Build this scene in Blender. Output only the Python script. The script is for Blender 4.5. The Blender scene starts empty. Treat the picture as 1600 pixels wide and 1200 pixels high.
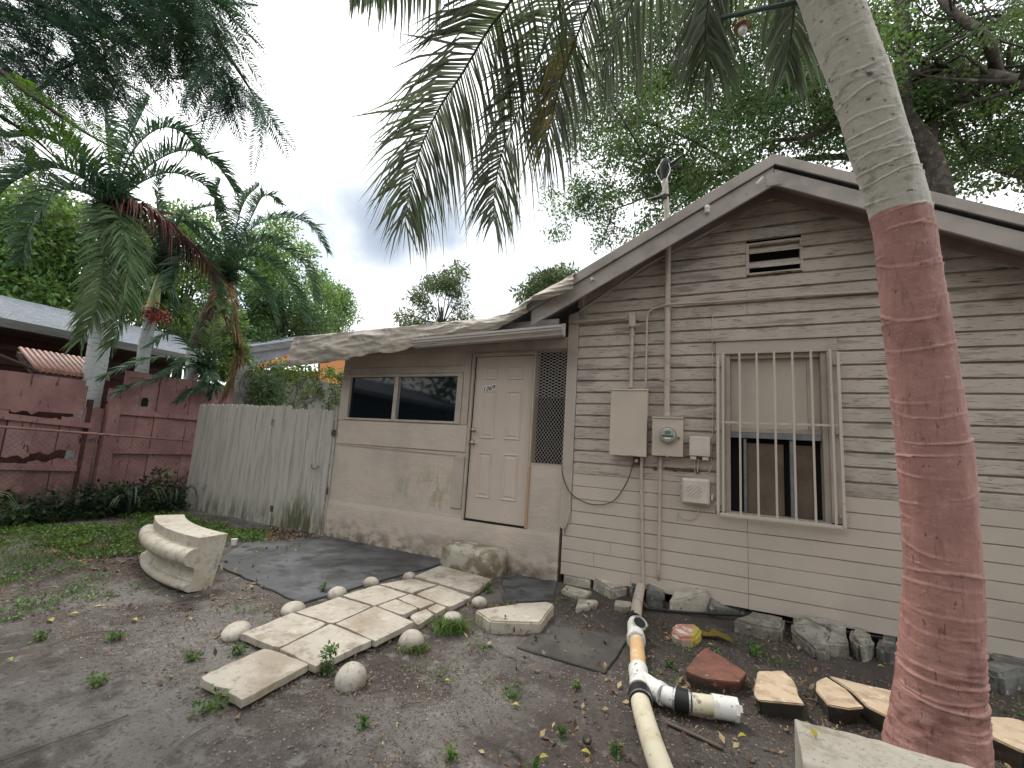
import bpy, bmesh, math, random
import numpy as np
from mathutils import Vector, Matrix
random.seed(7); np.random.seed(7)
scene = bpy.context.scene
COL = scene.collection
R = math.radians

# ---------------------------------------------------------------- camera
F = 699.0
CP = np.array([0.0, -4.92, 1.41])
_y, _p, _r = R(25.75), R(8.07), R(3.63)
fw = np.array([-math.sin(_y)*math.cos(_p), math.cos(_y)*math.cos(_p), math.sin(_p)])
r0 = np.cross(fw, [0, 0, 1]); r0 /= np.linalg.norm(r0)
u0 = np.cross(r0, fw)
rt = math.cos(_r)*r0 + math.sin(_r)*u0
up = -math.sin(_r)*r0 + math.cos(_r)*u0
cam = bpy.data.cameras.new('camera')
cam.sensor_width = 36; cam.lens = F/1600*36; cam.clip_end = 600; cam.clip_start = 0.05
camo = bpy.data.objects.new('camera', cam); COL.objects.link(camo)
camo.matrix_world = Matrix(((rt[0], up[0], -fw[0], CP[0]), (rt[1], up[1], -fw[1], CP[1]), (rt[2], up[2], -fw[2], CP[2]), (0, 0, 0, 1)))
scene.camera = camo
def ray(px, py): return fw*F + rt*(px-800) - up*(py-600)
def G(px, py, z=0.0): d = ray(px, py); return CP + d*(z-CP[2])/d[2]       # on a level z
def W(px, py, Y=0.0): d = ray(px, py); return CP + d*(Y-CP[1])/d[1]       # on a plane y = Y
def XP(px, py, X0): d = ray(px, py); return CP + d*(X0-CP[0])/d[0]        # on a plane x = X0
def KP(px, py, k): return CP + ray(px, py)/F*k                              # at a distance k
def depth(p): return float((np.array(p)-CP) @ fw)

# ---------------------------------------------------------------- sky, sun, exposure
SUN_AZ, SUN_EL = R(-68), R(58)          # azimuth from +Y towards +X
world = bpy.data.worlds.new('World'); scene.world = world; world.use_nodes = True
nt = world.node_tree; nt.nodes.clear()
def N(t, **k):
    n = nt.nodes.new(t)
    for a, b in k.items(): setattr(n, a, b)
    return n
out = N('ShaderNodeOutputWorld'); bg = N('ShaderNodeBackground'); nt.links.new(bg.outputs[0], out.inputs[0])
sky = N('ShaderNodeTexSky', sky_type='NISHITA'); sky.sun_disc = False
sky.sun_elevation = SUN_EL; sky.sun_rotation = SUN_AZ
skm = N('ShaderNodeVectorMath', operation='SCALE'); nt.links.new(sky.outputs[0], skm.inputs[0]); skm.inputs[3].default_value = 0.13
tc = N('ShaderNodeTexCoord')
nz = N('ShaderNodeTexNoise'); nz.inputs['Scale'].default_value = 2.6; nz.inputs['Detail'].default_value = 7; nz.inputs['Roughness'].default_value = .58
nt.links.new(tc.outputs['Generated'], nz.inputs['Vector'])
# cloud cover: nearly closed, thin gaps of blue
cov = N('ShaderNodeMapRange'); cov.inputs[1].default_value = .30; cov.inputs[2].default_value = .42
nt.links.new(nz.outputs[0], cov.inputs[0])
# brightness inside the cover
br = N('ShaderNodeMapRange'); br.inputs[1].default_value = .3; br.inputs[2].default_value = .7; br.inputs[3].default_value = 1.12; br.inputs[4].default_value = 1.5
nt.links.new(nz.outputs[0], br.inputs[0])
white = N('ShaderNodeVectorMath', operation='SCALE'); white.inputs[0].default_value = (.97, .99, 1.0); nt.links.new(br.outputs[0], white.inputs[3])
# heavier grey-blue clouds low over the lean-to
off = N('ShaderNodeVectorMath', operation='MULTIPLY_ADD')
nz2 = N('ShaderNodeTexNoise'); nz2.inputs['Scale'].default_value = 5; nz2.inputs['Detail'].default_value = 5
nt.links.new(tc.outputs['Generated'], nz2.inputs['Vector'])
nt.links.new(nz2.outputs['Color'], off.inputs[0]); off.inputs[1].default_value = (.22, .22, .16)
nt.links.new(tc.outputs['Generated'], off.inputs[2])
prev = None
def unit(v): v = np.array(v); return v/np.linalg.norm(v)
for (px, py, rad, amt) in ((600, 340, .15, 1.0), (690, 330, .12, .9), (515, 345, .13, .6), (850, 400, .24, .5), (750, 455, .18, .5)):
    d = unit(ray(px, py))+np.array([.11, .11, .08])
    ds = N('ShaderNodeVectorMath', operation='DISTANCE'); nt.links.new(off.outputs[0], ds.inputs[0]); ds.inputs[1].default_value = tuple(d)
    mr = N('ShaderNodeMapRange', interpolation_type='SMOOTHSTEP'); mr.inputs[1].default_value = rad*1.25; mr.inputs[2].default_value = rad*.15
    mr.inputs[3].default_value = 0; mr.inputs[4].default_value = amt
    nt.links.new(ds.outputs['Value'], mr.inputs[0])
    if prev is None: prev = mr.outputs[0]
    else:
        mx = N('ShaderNodeMath', operation='MAXIMUM'); nt.links.new(prev, mx.inputs[0]); nt.links.new(mr.outputs[0], mx.inputs[1]); prev = mx.outputs[0]
m1 = N('ShaderNodeMix', data_type='RGBA'); nt.links.new(cov.outputs[0], m1.inputs[0]); nt.links.new(skm.outputs[0], m1.inputs[6]); nt.links.new(white.outputs[0], m1.inputs[7])
m2 = N('ShaderNodeMix', data_type='RGBA'); nt.links.new(prev, m2.inputs[0]); nt.links.new(m1.outputs[2], m2.inputs[6]); m2.inputs[7].default_value = (.33, .39, .48, 1)
nt.links.new(m2.outputs[2], bg.inputs[0]); bg.inputs[1].default_value = 1.0
sun = bpy.data.lights.new('sun', 'SUN'); sun.energy = 1.5; sun.angle = R(12); sun.color = (1, .96, .9)
suno = bpy.data.objects.new('sun', sun); COL.objects.link(suno)
sd = Vector((math.sin(SUN_AZ)*math.cos(SUN_EL), math.cos(SUN_AZ)*math.cos(SUN_EL), math.sin(SUN_EL)))
suno.rotation_euler = sd.to_track_quat('Z', 'Y').to_euler()
vs = scene.view_settings; vs.view_transform = 'Standard'; vs.look = 'None'; vs.exposure = 0.6; vs.gamma = 1
scene.cycles.max_bounces = 7; scene.cycles.transparent_max_bounces = 8; scene.cycles.use_denoising = True

# ---------------------------------------------------------------- materials
def ramp2(nt, src, lo, hi):
    m = nt.nodes.new('ShaderNodeMapRange'); m.inputs[1].default_value = lo; m.inputs[2].default_value = hi
    m.interpolation_type = 'SMOOTHSTEP'; nt.links.new(src, m.inputs[0]); return m.outputs[0]
def mat(name, base, layers=(), bumps=(), rough=.8, metal=0., spec=.3, trans=0., island=0., coat=0.):
    """layers: dict(c colour, s scale, st stretch, lo, hi, f amount, z=(from,to) height window, at=((x,y,z),r0,r1), kind)"""
    m = bpy.data.materials.new(name); m.use_nodes = True; nt = m.node_tree
    b = nt.nodes['Principled BSDF']; L = nt.links.new
    b.inputs['Roughness'].default_value = rough; b.inputs['Metallic'].default_value = metal
    b.inputs['Specular IOR Level'].default_value = spec; b.inputs['Coat Weight'].default_value = coat
    geo = nt.nodes.new('ShaderNodeNewGeometry')
    def tex(s, st, d=6, kind='noise', ro=.6):
        mp = nt.nodes.new('ShaderNodeMapping'); mp.inputs['Scale'].default_value = st; L(geo.outputs['Position'], mp.inputs[0])
        if kind == 'voro':
            t = nt.nodes.new('ShaderNodeTexVoronoi'); t.inputs['Scale'].default_value = s; L(mp.outputs[0], t.inputs['Vector']); return t.outputs['Distance']
        t = nt.nodes.new('ShaderNodeTexNoise'); t.inputs['Scale'].default_value = s; t.inputs['Detail'].default_value = d; t.inputs['Roughness'].default_value = ro
        L(mp.outputs[0], t.inputs['Vector']); return t.outputs[0]
    rgb = nt.nodes.new('ShaderNodeRGB'); rgb.outputs[0].default_value = (*base, 1); cur = rgb.outputs[0]
    sep = None
    for l in layers:
        k = ramp2(nt, tex(l.get('s', 5), l.get('st', (1, 1, 1)), l.get('d', 6), l.get('kind', 'noise')), l.get('lo', .4), l.get('hi', .6))
        if 'z' in l:
            if sep is None: sep = nt.nodes.new('ShaderNodeSeparateXYZ'); L(geo.outputs['Position'], sep.inputs[0])
            kz = ramp2(nt, sep.outputs[l.get('ax', 2)], *l['z']); mu = nt.nodes.new('ShaderNodeMath'); mu.operation = 'MULTIPLY'; L(k, mu.inputs[0]); L(kz, mu.inputs[1]); k = mu.outputs[0]
        if 'at' in l:
            c0, ra, rb = l['at']; ds = nt.nodes.new('ShaderNodeVectorMath'); ds.operation = 'DISTANCE'; L(geo.outputs['Position'], ds.inputs[0]); ds.inputs[1].default_value = c0
            kz = ramp2(nt, ds.outputs['Value'], ra, rb); mu = nt.nodes.new('ShaderNodeMath'); mu.operation = 'MULTIPLY'; L(k, mu.inputs[0]); L(kz, mu.inputs[1]); k = mu.outputs[0]
        mu = nt.nodes.new('ShaderNodeMath'); mu.operation = 'MULTIPLY'; L(k, mu.inputs[0]); mu.inputs[1].default_value = l.get('f', 1.)
        mx = nt.nodes.new('ShaderNodeMix'); mx.data_type = 'RGBA'; L(mu.outputs[0], mx.inputs[0]); L(cur, mx.inputs[6]); mx.inputs[7].default_value = (*l['c'], 1); cur = mx.outputs[2]
    if island:
        hs = nt.nodes.new('ShaderNodeHueSaturation'); L(cur, hs.inputs['Color'])
        mr = nt.nodes.new('ShaderNodeMapRange'); mr.inputs[3].default_value = 1-island; mr.inputs[4].default_value = 1+island; L(geo.outputs['Random Per Island'], mr.inputs[0]); L(mr.outputs[0], hs.inputs['Value'])
        mr2 = nt.nodes.new('ShaderNodeMapRange'); mr2.inputs[3].default_value = .5-island*.06; mr2.inputs[4].default_value = .5+island*.04; L(geo.outputs['Random Per Island'], mr2.inputs[0]); L(mr2.outputs[0], hs.inputs['Hue'])
        cur = hs.outputs[0]
    L(cur, b.inputs['Base Color'])
    nrm = None
    for bu in bumps:
        t = tex(bu.get('s', 50), bu.get('st', (1, 1, 1)), bu.get('d', 6), bu.get('kind', 'noise'))
        if 'lo' in bu: t = ramp2(nt, t, bu['lo'], bu['hi'])
        bn = nt.nodes.new('ShaderNodeBump'); bn.inputs['Strength'].default_value = bu.get('k', .5); bn.inputs['Distance'].default_value = bu.get('dist', .01)
        L(t, bn.inputs['Height'])
        if nrm: L(nrm, bn.inputs['Normal'])
        nrm = bn.outputs[0]
    if nrm: L(nrm, b.inputs['Normal'])
    if trans:
        tb = nt.nodes.new('ShaderNodeBsdfTranslucent'); L(cur, tb.inputs[0])
        ms = nt.nodes.new('ShaderNodeMixShader'); ms.inputs[0].default_value = trans
        L(b.outputs[0], ms.inputs[1]); L(tb.outputs[0], ms.inputs[2]); L(ms.outputs[0], nt.nodes['Material Output'].inputs[0])
    return m
X3 = (1, 1, 1)
PB = (.435, .375, .318)      # the beige-pink house paint
HX = (.9, .9, 14)            # grain along x
M = {}
M['siding_old'] = mat('weathered_siding', (.475, .41, .355), [
    dict(c=(.35, .305, .262), s=2.2, lo=.42, hi=.66, f=.8), dict(c=(.47, .40, .36), s=1.1, lo=.5, hi=.62, f=.6),
    dict(c=(.09, .075, .062), s=5, st=(1, 1, 17), lo=.585, hi=.635, f=.85), dict(c=(.12, .10, .08), s=14, st=(1, 1, 9), lo=.63, hi=.67, f=.9), dict(c=(.19, .165, .14), s=3, st=(.6, 1, 4), lo=.54, hi=.66, f=.7),
    dict(c=(.20, .17, .14), s=60, st=(.3, 1, 4), lo=.62, hi=.72, f=.5)],
    [dict(s=5, st=(1, 1, 17), lo=.6, hi=.66, k=-.6, dist=.006), dict(s=40, st=(.25, 1, 3), k=.35, dist=.003), dict(s=4, k=.25, dist=.01)], rough=.72)
M['siding_new'] = mat('painted_siding', (.50, .43, .365), [dict(c=(.42, .37, .32), s=1.6, lo=.4, hi=.7, f=.7), dict(c=(.24, .2, .17), s=9, st=(1, 1, 10), lo=.66, hi=.72, f=.6),
    dict(c=(.22, .19, .17), s=30, lo=.73, hi=.76, f=.7)], [dict(s=60, st=(.2, 1, 3), k=.2, dist=.002), dict(s=5, k=.2, dist=.008)], rough=.6)
M['trim'] = mat('painted_trim', (.42, .362, .31), [dict(c=(.3, .265, .235), s=3, lo=.45, hi=.68, f=.7), dict(c=(.16, .13, .11), s=22, st=(1, 1, .5), lo=.67, hi=.72, f=.75)], [dict(s=70, k=.2, dist=.002), dict(s=9, k=.2, dist=.006)], rough=.65)
M['rake'] = mat('rake_paint', (.40, .355, .32), [dict(c=(.27, .24, .22), s=2.5, lo=.42, hi=.66, f=.8), dict(c=(.15, .12, .11), s=18, lo=.66, hi=.72, f=.7)], [dict(s=60, k=.25, dist=.002)], rough=.7)
M['soffit'] = mat('soffit_paint', (.30, .235, .21), [dict(c=(.2, .15, .14), s=3, f=.6)], [dict(s=30, st=(1, 6, 1), k=.2, dist=.004)], rough=.8)
M['stucco'] = mat('painted_stucco', (.50, .425, .36), [dict(c=(.40, .345, .295), s=1.4, lo=.4, hi=.7, f=.8), dict(c=(.55, .44, .38), s=2.3, lo=.52, hi=.64, f=.5),
    dict(c=(.33, .30, .2), s=7, st=(1.6, 1, .5), lo=.46, hi=.6, f=.75, at=((-3.35, 0, .82), .42, .1)), dict(c=(.34, .31, .22), s=6, st=(1.6, 1, .5), lo=.5, hi=.62, f=.6, at=((-3.9, 0, .72), .4, .1)),
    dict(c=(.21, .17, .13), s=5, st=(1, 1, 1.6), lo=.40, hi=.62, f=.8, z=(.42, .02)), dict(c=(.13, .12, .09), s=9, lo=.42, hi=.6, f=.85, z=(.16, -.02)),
    dict(c=(.2, .17, .15), s=34, lo=.70, hi=.74, f=.7)], [dict(s=3.5, st=(1, 1, 2), k=.5, dist=.03), dict(s=28, st=(.6, 1, 1.6), k=.45, dist=.006), dict(s=120, k=.2, dist=.002)], rough=.75)
M['door'] = mat('door_paint', (.52, .44, .38), [dict(c=(.46, .39, .335), s=2, f=.5), dict(c=(.3, .25, .21), s=16, lo=.68, hi=.73, f=.6)], [dict(s=25, k=.08, dist=.003)], rough=.45)
M['rawwood'] = mat('bare_wood', (.42, .27, .17), [dict(c=(.3, .2, .14), s=12, st=(1, 1, .1), f=.7)], [dict(s=60, st=(1, 1, .1), k=.3, dist=.002)])
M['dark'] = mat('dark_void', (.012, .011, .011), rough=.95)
M['glass'] = mat('dark_window_glass', (.006, .009, .012), rough=.04, spec=.5)
M['alu'] = mat('grey_aluminium', (.27, .29, .31), [dict(c=(.17, .18, .19), s=12, f=.6)], rough=.4, metal=.6)
M['board'] = mat('brown_board', (.15, .115, .085), [dict(c=(.1, .075, .055), s=4, f=.7), dict(c=(.2, .16, .12), s=20, lo=.66, hi=.7)], [dict(s=8, k=.1)], rough=.5)
M['bars'] = mat('bar_paint', (.50, .44, .38), [dict(c=(.25, .18, .13), s=30, lo=.66, hi=.72, f=.8)], rough=.5)
M['mesh'] = mat('painted_expanded_metal', (.46, .43, .40), rough=.6)
M['metalbox'] = mat('painted_steel_box', (.50, .425, .355), [dict(c=(.44, .375, .315), s=3, f=.5), dict(c=(.25, .2, .16), s=25, lo=.7, hi=.74, f=.6)], [dict(s=10, k=.05)], rough=.45)
M['plastic'] = mat('beige_plastic', (.56, .50, .44), [dict(c=(.45, .4, .35), s=8, f=.5)], rough=.45)
M['conduit'] = mat('painted_conduit', (.46, .385, .33), [dict(c=(.33, .28, .24), s=9, lo=.5, hi=.65, f=.6)], rough=.5)
M['rust'] = mat('rusty_iron', (.07, .05, .045), [dict(c=(.14, .07, .04), s=20, f=.7)], rough=.8)
M['metal'] = mat('brass_metal', (.45, .40, .33), rough=.3, metal=.9)
M['gutter'] = mat('gutter_paint', (.44, .40, .36), [dict(c=(.3, .27, .25), s=6, st=(.4, 1, 3), lo=.5, hi=.7, f=.7)], rough=.5)
M['tarp'] = mat('weathered_tarp', (.40, .345, .285), [dict(c=(.28, .25, .22), s=3.5, st=(1, 1, 2), lo=.42, hi=.62, f=.8), dict(c=(.46, .41, .36), s=9, lo=.55, hi=.68, f=.6), dict(c=(.13, .12, .11), s=12, lo=.66, hi=.72, f=.7)],
    [dict(s=5, st=(.6, 1, 4), k=.6, dist=.02), dict(s=16, st=(.5, 1, 2), k=.35, dist=.006), dict(s=120, k=.15, dist=.001)], rough=.55, trans=.08)
M['shingle'] = mat('grey_shingles', (.31, .335, .37), [dict(c=(.22, .24, .27), s=6, st=(1, 1, 4), f=.8), dict(c=(.42, .45, .5), s=18, lo=.58, hi=.66, f=.6)], [dict(s=90, k=.5, dist=.004)], rough=.85)
M['picket'] = mat('picket_paint', (.44, .415, .365), [dict(c=(.34, .32, .285), s=6, st=(2.5, 1, .25), lo=.42, hi=.62, f=.9), dict(c=(.2, .18, .155), s=30, st=(1, 1, .12), lo=.62, hi=.7, f=.7),
    dict(c=(.13, .125, .085), s=5, st=(2.2, 1, .45), lo=.40, hi=.60, f=.9, z=(.42, .05)), dict(c=(.08, .09, .04), s=7, st=(2.5, 1, .5), lo=.38, hi=.55, f=.9, at=((-5.75, 0, .05), .65, .15))],
    [dict(s=50, st=(1, 1, .1), k=.3, dist=.002)], rough=.75)
M['pink'] = mat('pink_fence_paint', (.28, .155, .145), [dict(c=(.19, .10, .095), s=2.5, f=.7), dict(c=(.33, .21, .195), s=1.3, lo=.52, hi=.64, f=.7), dict(c=(.05, .03, .028), s=8, st=(1, 2.5, .6), lo=.62, hi=.68, f=.9),
    dict(c=(.06, .045, .03), s=6, lo=.38, hi=.6, f=.8, z=(.75, .15))], [dict(s=30, st=(1, 4, .3), k=.4, dist=.004)], rough=.85)  # lower boards darkened: dirt plus shadow painted into the colour
M['redwall'] = mat('dark_red_wall', (.09, .035, .03), [dict(c=(.05, .02, .018), s=2)], rough=.85)
M['tile'] = mat('brown_roof_tile', (.26, .12, .085), [dict(c=(.14, .08, .06), s=6, f=.7), dict(c=(.38, .22, .16), s=14, lo=.58, hi=.66)], rough=.5)
M['eaves'] = mat('brown_eave_wood', (.11, .075, .06), [dict(c=(.06, .04, .035), s=5, st=(1, .2, 1))], rough=.8)
M['fascia'] = mat('grey_fascia', (.23, .23, .22), [dict(c=(.14, .14, .135), s=5, st=(1, .3, 2), f=.8)], rough=.7)
M['concrete'] = mat('old_concrete', (.30, .29, .265), [dict(c=(.16, .155, .14), s=2.5, lo=.42, hi=.6), dict(c=(.42, .41, .38), s=4, lo=.56, hi=.64, f=.7), dict(c=(.06, .06, .05), s=11, lo=.62, hi=.67)],
    [dict(s=6, k=.5, dist=.03), dict(s=60, k=.4, dist=.004)], rough=.9)
M['step'] = mat('stained_step', (.44, .40, .33), [dict(c=(.22, .18, .12), s=4, lo=.42, hi=.6), dict(c=(.48, .44, .38), s=7, lo=.56, hi=.63), dict(c=(.12, .10, .07), s=9, lo=.62, hi=.70, f=.7), dict(c=(.12, .11, .06), s=10, lo=.4, hi=.6, z=(.10, .0))],
    [dict(s=9, k=.6, dist=.02), dict(s=50, k=.5, dist=.005)], rough=.85)
M['paver'] = mat('travertine', (.44, .395, .33), [dict(c=(.34, .295, .235), s=3, lo=.45, hi=.65, f=.8), dict(c=(.55, .49, .40), s=8, lo=.55, hi=.65, f=.6), dict(c=(.22, .15, .09), s=9, lo=.50, hi=.66, f=.75, at=((-2.6, -.45, 0), 1.5, .2)),
    dict(c=(.20, .165, .125), s=5, lo=.54, hi=.68, f=.75), dict(c=(.27, .215, .15), s=2.2, lo=.48, hi=.66, f=.7), dict(c=(.2, .15, .1), s=24, lo=.58, hi=.68, f=.6), dict(c=(.64, .58, .48), s=30, lo=.6, hi=.7, f=.5)], [dict(s=30, k=.45, dist=.006), dict(s=110, k=.3, dist=.002)], rough=.6)
M['stoneL'] = mat('carved_limestone', (.48, .44, .37), [dict(c=(.42, .37, .29), s=4, lo=.45, hi=.65), dict(c=(.20, .17, .13), s=60, lo=.60, hi=.66, f=.85), dict(c=(.20, .17, .13), s=9, lo=.55, hi=.68, f=.6), dict(c=(.3, .26, .2), s=20, lo=.5, hi=.65, f=.5)],
    [dict(s=70, lo=.6, hi=.68, k=-.6, dist=.004), dict(s=12, k=.3, dist=.006)], rough=.75)
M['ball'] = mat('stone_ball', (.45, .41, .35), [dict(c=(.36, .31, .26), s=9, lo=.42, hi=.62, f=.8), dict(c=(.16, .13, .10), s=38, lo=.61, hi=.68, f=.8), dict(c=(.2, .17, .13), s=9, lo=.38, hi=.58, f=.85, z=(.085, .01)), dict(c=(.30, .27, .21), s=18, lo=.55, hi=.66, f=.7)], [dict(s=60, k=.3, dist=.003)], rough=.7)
M['rockM'] = mat('weathered_grey_stone', (.27, .25, .215), [dict(c=(.15, .14, .115), s=6, lo=.42, hi=.6), dict(c=(.05, .045, .038), s=24, lo=.58, hi=.68, f=.9), dict(c=(.40, .38, .33), s=11, lo=.58, hi=.68, f=.7)], [dict(s=22, k=.9, dist=.015), dict(s=70, k=.5, dist=.005)], rough=.9)
M['coral'] = mat('pale_rock', (.42, .38, .315), [dict(c=(.30, .27, .22), s=6, lo=.45, hi=.6), dict(c=(.06, .055, .045), s=26, lo=.60, hi=.68, f=.9), dict(c=(.62, .58, .5), s=9, lo=.58, hi=.66, f=.7)],
    [dict(s=22, k=.9, dist=.015), dict(s=70, k=.5, dist=.005)], rough=.9)
M['rockG'] = mat('dark_grey_rock', (.17, .165, .15), [dict(c=(.08, .08, .07), s=7), dict(c=(.32, .31, .28), s=12, lo=.6, hi=.68)], [dict(s=20, k=.8, dist=.012), dict(s=70, k=.5, dist=.004)], rough=.85)
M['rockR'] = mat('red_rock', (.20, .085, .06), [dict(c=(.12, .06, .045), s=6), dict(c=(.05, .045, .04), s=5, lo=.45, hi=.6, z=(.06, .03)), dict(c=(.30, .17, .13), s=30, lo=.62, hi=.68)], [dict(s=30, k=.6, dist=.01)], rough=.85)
M['tan'] = mat('tan_split_stone', (.55, .43, .30), [dict(c=(.38, .28, .19), s=9, lo=.45, hi=.65), dict(c=(.72, .6, .45), s=16, lo=.56, hi=.66, f=.7), dict(c=(.05, .045, .035), s=6, lo=.25, hi=.36, z=(.080, .070))],  # sides below the top painted dark, standing in for undercut shade
    [dict(s=25, k=.7, dist=.012), dict(s=90, k=.4, dist=.003)], rough=.8)
M['tanR'] = M['tan']
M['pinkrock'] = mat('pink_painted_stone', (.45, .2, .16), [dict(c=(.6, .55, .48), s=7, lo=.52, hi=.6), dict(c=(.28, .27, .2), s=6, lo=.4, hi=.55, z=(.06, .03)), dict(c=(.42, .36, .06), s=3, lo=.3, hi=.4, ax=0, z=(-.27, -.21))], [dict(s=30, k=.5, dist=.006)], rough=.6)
M['pvc'] = mat('dirty_pvc', (.66, .60, .46), [dict(c=(.55, .47, .3), s=6, lo=.42, hi=.66), dict(c=(.10, .09, .06), s=24, lo=.62, hi=.68, f=.7)], rough=.35)
M['pvcW'] = mat('white_pvc_fitting', (.72, .71, .67), [dict(c=(.5, .48, .42), s=14, lo=.52, hi=.64, f=.7), dict(c=(.08, .07, .06), s=30, lo=.62, hi=.67, f=.8)], rough=.35)
M['pvcO'] = mat('orange_stained_pvc', (.62, .40, .20), [dict(c=(.68, .55, .38), s=8, lo=.5, hi=.66), dict(c=(.25, .2, .14), s=20, lo=.62, hi=.68, f=.6)], rough=.4)
M['pvcB'] = mat('beige_painted_pvc', (.47, .40, .33), [dict(c=(.3, .25, .2), s=14, lo=.52, hi=.64)], rough=.5)
M['rubber'] = mat('black_rubber', (.018, .018, .018), rough=.5)
M['steel'] = mat('steel_band', (.5, .5, .48), rough=.35, metal=.9)
M['white'] = mat('white_part', (.75, .74, .70), rough=.5)
M['black'] = mat('black_cable', (.015, .015, .016), rough=.6)
M['digit'] = mat('black_digit', (.01, .01, .01), rough=.5)
M['slab'] = mat('dark_slab', (.052, .055, .058), [dict(c=(.10, .105, .11), s=2.2, lo=.44, hi=.62), dict(c=(.03, .032, .034), s=4, lo=.5, hi=.62), dict(c=(.18, .18, .18), s=60, lo=.66, hi=.70, f=.6)], [dict(s=20, k=.15, dist=.01), dict(s=120, k=.25, dist=.002)], rough=.5, spec=.45)
M['mat'] = mat('grey_mat', (.085, .078, .07), [dict(c=(.05, .045, .04), s=3), dict(c=(.2, .19, .17), s=70, lo=.66, hi=.7, f=.6)], [dict(s=60, k=.3, dist=.004)], rough=.8)
M['soil'] = mat('damp_sandy_soil', (.108, .091, .080), [
    dict(c=(.185, .172, .158), s=.9, lo=.40, hi=.62, f=.9), dict(c=(.055, .043, .036), s=1.3, lo=.46, hi=.64, f=.85), dict(c=(.23, .215, .195), s=8, lo=.54, hi=.68, f=.7), dict(c=(.045, .036, .03), s=4.5, lo=.54, hi=.66, f=.6),
    dict(c=(.052, .042, .036), s=3, lo=.20, hi=.45, f=.88, at=((.6, -.3, 0), 3.0, 1.2)), dict(c=(.075, .055, .045), s=3, lo=.3, hi=.55, f=.8, at=((-5.9, -1.6, 0), 1.6, .5)),
    dict(c=(.06, .045, .036), s=38, lo=.52, hi=.66, f=.7), dict(c=(.06, .045, .038), s=95, lo=.56, hi=.66, f=.7), dict(c=(.5, .47, .42), s=170, lo=.67, hi=.71, f=.8), dict(c=(.36, .33, .3), s=60, lo=.66, hi=.70, f=.7)],
    [dict(s=5, k=.6, dist=.05), dict(s=26, k=.9, dist=.02), dict(s=110, k=.9, dist=.008)], rough=.92)
def leafmat(name, c, c2, s=.8, tr=.4, isl=.35, ro=.45, lo=.42, hi=.6): return mat(name, c, [dict(c=c2, s=s, lo=lo, hi=hi)], rough=ro, spec=.35, trans=tr, island=isl)
M['leafBig'] = leafmat('tree_leaf', (.075, .14, .045), (.125, .19, .055), 1.0, .45)
M['leafFar'] = leafmat('bright_leaf', (.12, .22, .055), (.19, .29, .08), .5, .42, .6)
M['leafFar2'] = leafmat('yellow_green_leaf', (.17, .26, .065), (.11, .20, .05), .9, .42, .4)
M['leafDark'] = leafmat('dark_leaf', (.055, .105, .035), (.085, .15, .045), .8, .3, .4)
M['leafMango'] = leafmat('mango_leaf', (.075, .12, .045), (.14, .18, .07), 1.2, .35, .4)
M['leafFern'] = leafmat('feathery_leaf', (.045, .10, .062), (.06, .12, .05), .7, .3, .3)
M['leafFernB'] = leafmat('sunlit_feathery_leaf', (.13, .26, .02), (.09, .19, .02), .7, .45, .3)  # brighter copy of the feathery leaf, sunlight painted into its colour
M['bush'] = leafmat('shrub_leaf', (.02, .036, .017), (.05, .085, .03), 2, .25, .5)
M['palm'] = leafmat('palm_leaf', (.05, .105, .052), (.075, .135, .06), 1.5, .3, .3, .4)
M['palmL'] = leafmat('light_palm_leaf', (.09, .155, .06), (.13, .19, .08), 1.5, .35, .3, .4)
M['palmBr'] = leafmat('dead_red_palm_leaf', (.16, .06, .055), (.11, .055, .045), 2, .25, .3, .6)
M['palmDry'] = leafmat('dry_palm_leaf', (.26, .17, .08), (.16, .12, .05), 2, .3, .4, .6)
M['coco'] = leafmat('coconut_leaf', (.11, .14, .075), (.10, .11, .075), 1.3, .52, .35, .4)
M['cocoY'] = leafmat('yellowed_coconut_leaf', (.28, .21, .03), (.11, .12, .03), 3, .45, .3, .4)
M['grass'] = leafmat('grass_blade', (.085, .16, .03), (.13, .21, .04), 3, .3, .5)
M['weed'] = leafmat('weed_leaf', (.075, .15, .035), (.12, .2, .05), 6, .3, .45)
M['vine'] = leafmat('vine_leaf', (.16, .24, .04), (.06, .11, .03), 1.6, .4, .45)
M['dead'] = leafmat('dead_leaf', (.13, .07, .045), (.30, .22, .12), 5, .1, .6, .8)
M['yleaf'] = leafmat('yellow_leaf', (.42, .40, .06), (.36, .27, .05), 20, .2, .1)
M['bark'] = mat('tree_bark', (.085, .07, .055), [dict(c=(.04, .033, .027), s=9), dict(c=(.2, .19, .16), s=5, lo=.6, hi=.7)], [dict(s=30, k=.8, dist=.01)], rough=.9)
M['barkR'] = mat('ringed_palm_bark', (.13, .10, .08), [dict(c=(.07, .055, .045), s=5, st=(1, 1, 8)), dict(c=(.5, .53, .53), s=9, lo=.25, hi=.45, z=(3.02, 2.92))], [dict(s=9, st=(1, 1, 9), k=.6, dist=.012)], rough=.85)
M['barkW'] = mat('whitewashed_palm_bark', (.46, .50, .50), [dict(c=(.28, .3, .29), s=5, st=(1, 1, 6), lo=.5, hi=.66), dict(c=(.12, .11, .09), s=16, lo=.64, hi=.7)], [dict(s=7, st=(1, 1, 9), k=.6, dist=.012)], rough=.85)
M['shaft'] = mat('green_crownshaft', (.30, .36, .14), [dict(c=(.42, .40, .24), s=4, st=(3, 3, .5)), dict(c=(.2, .13, .09), s=12, lo=.62, hi=.7)], rough=.5)
M['rachis'] = mat('frond_rib', (.10, .11, .05), rough=.5)
M['fruit'] = mat('red_fruit', (.42, .03, .02), [dict(c=(.25, .02, .015), s=20)], rough=.4)
M['fruitG'] = mat('brown_fruit_twig', (.12, .10, .06), rough=.8)
M['wood'] = mat('grey_stick', (.13, .1, .08), rough=.9)
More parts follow.
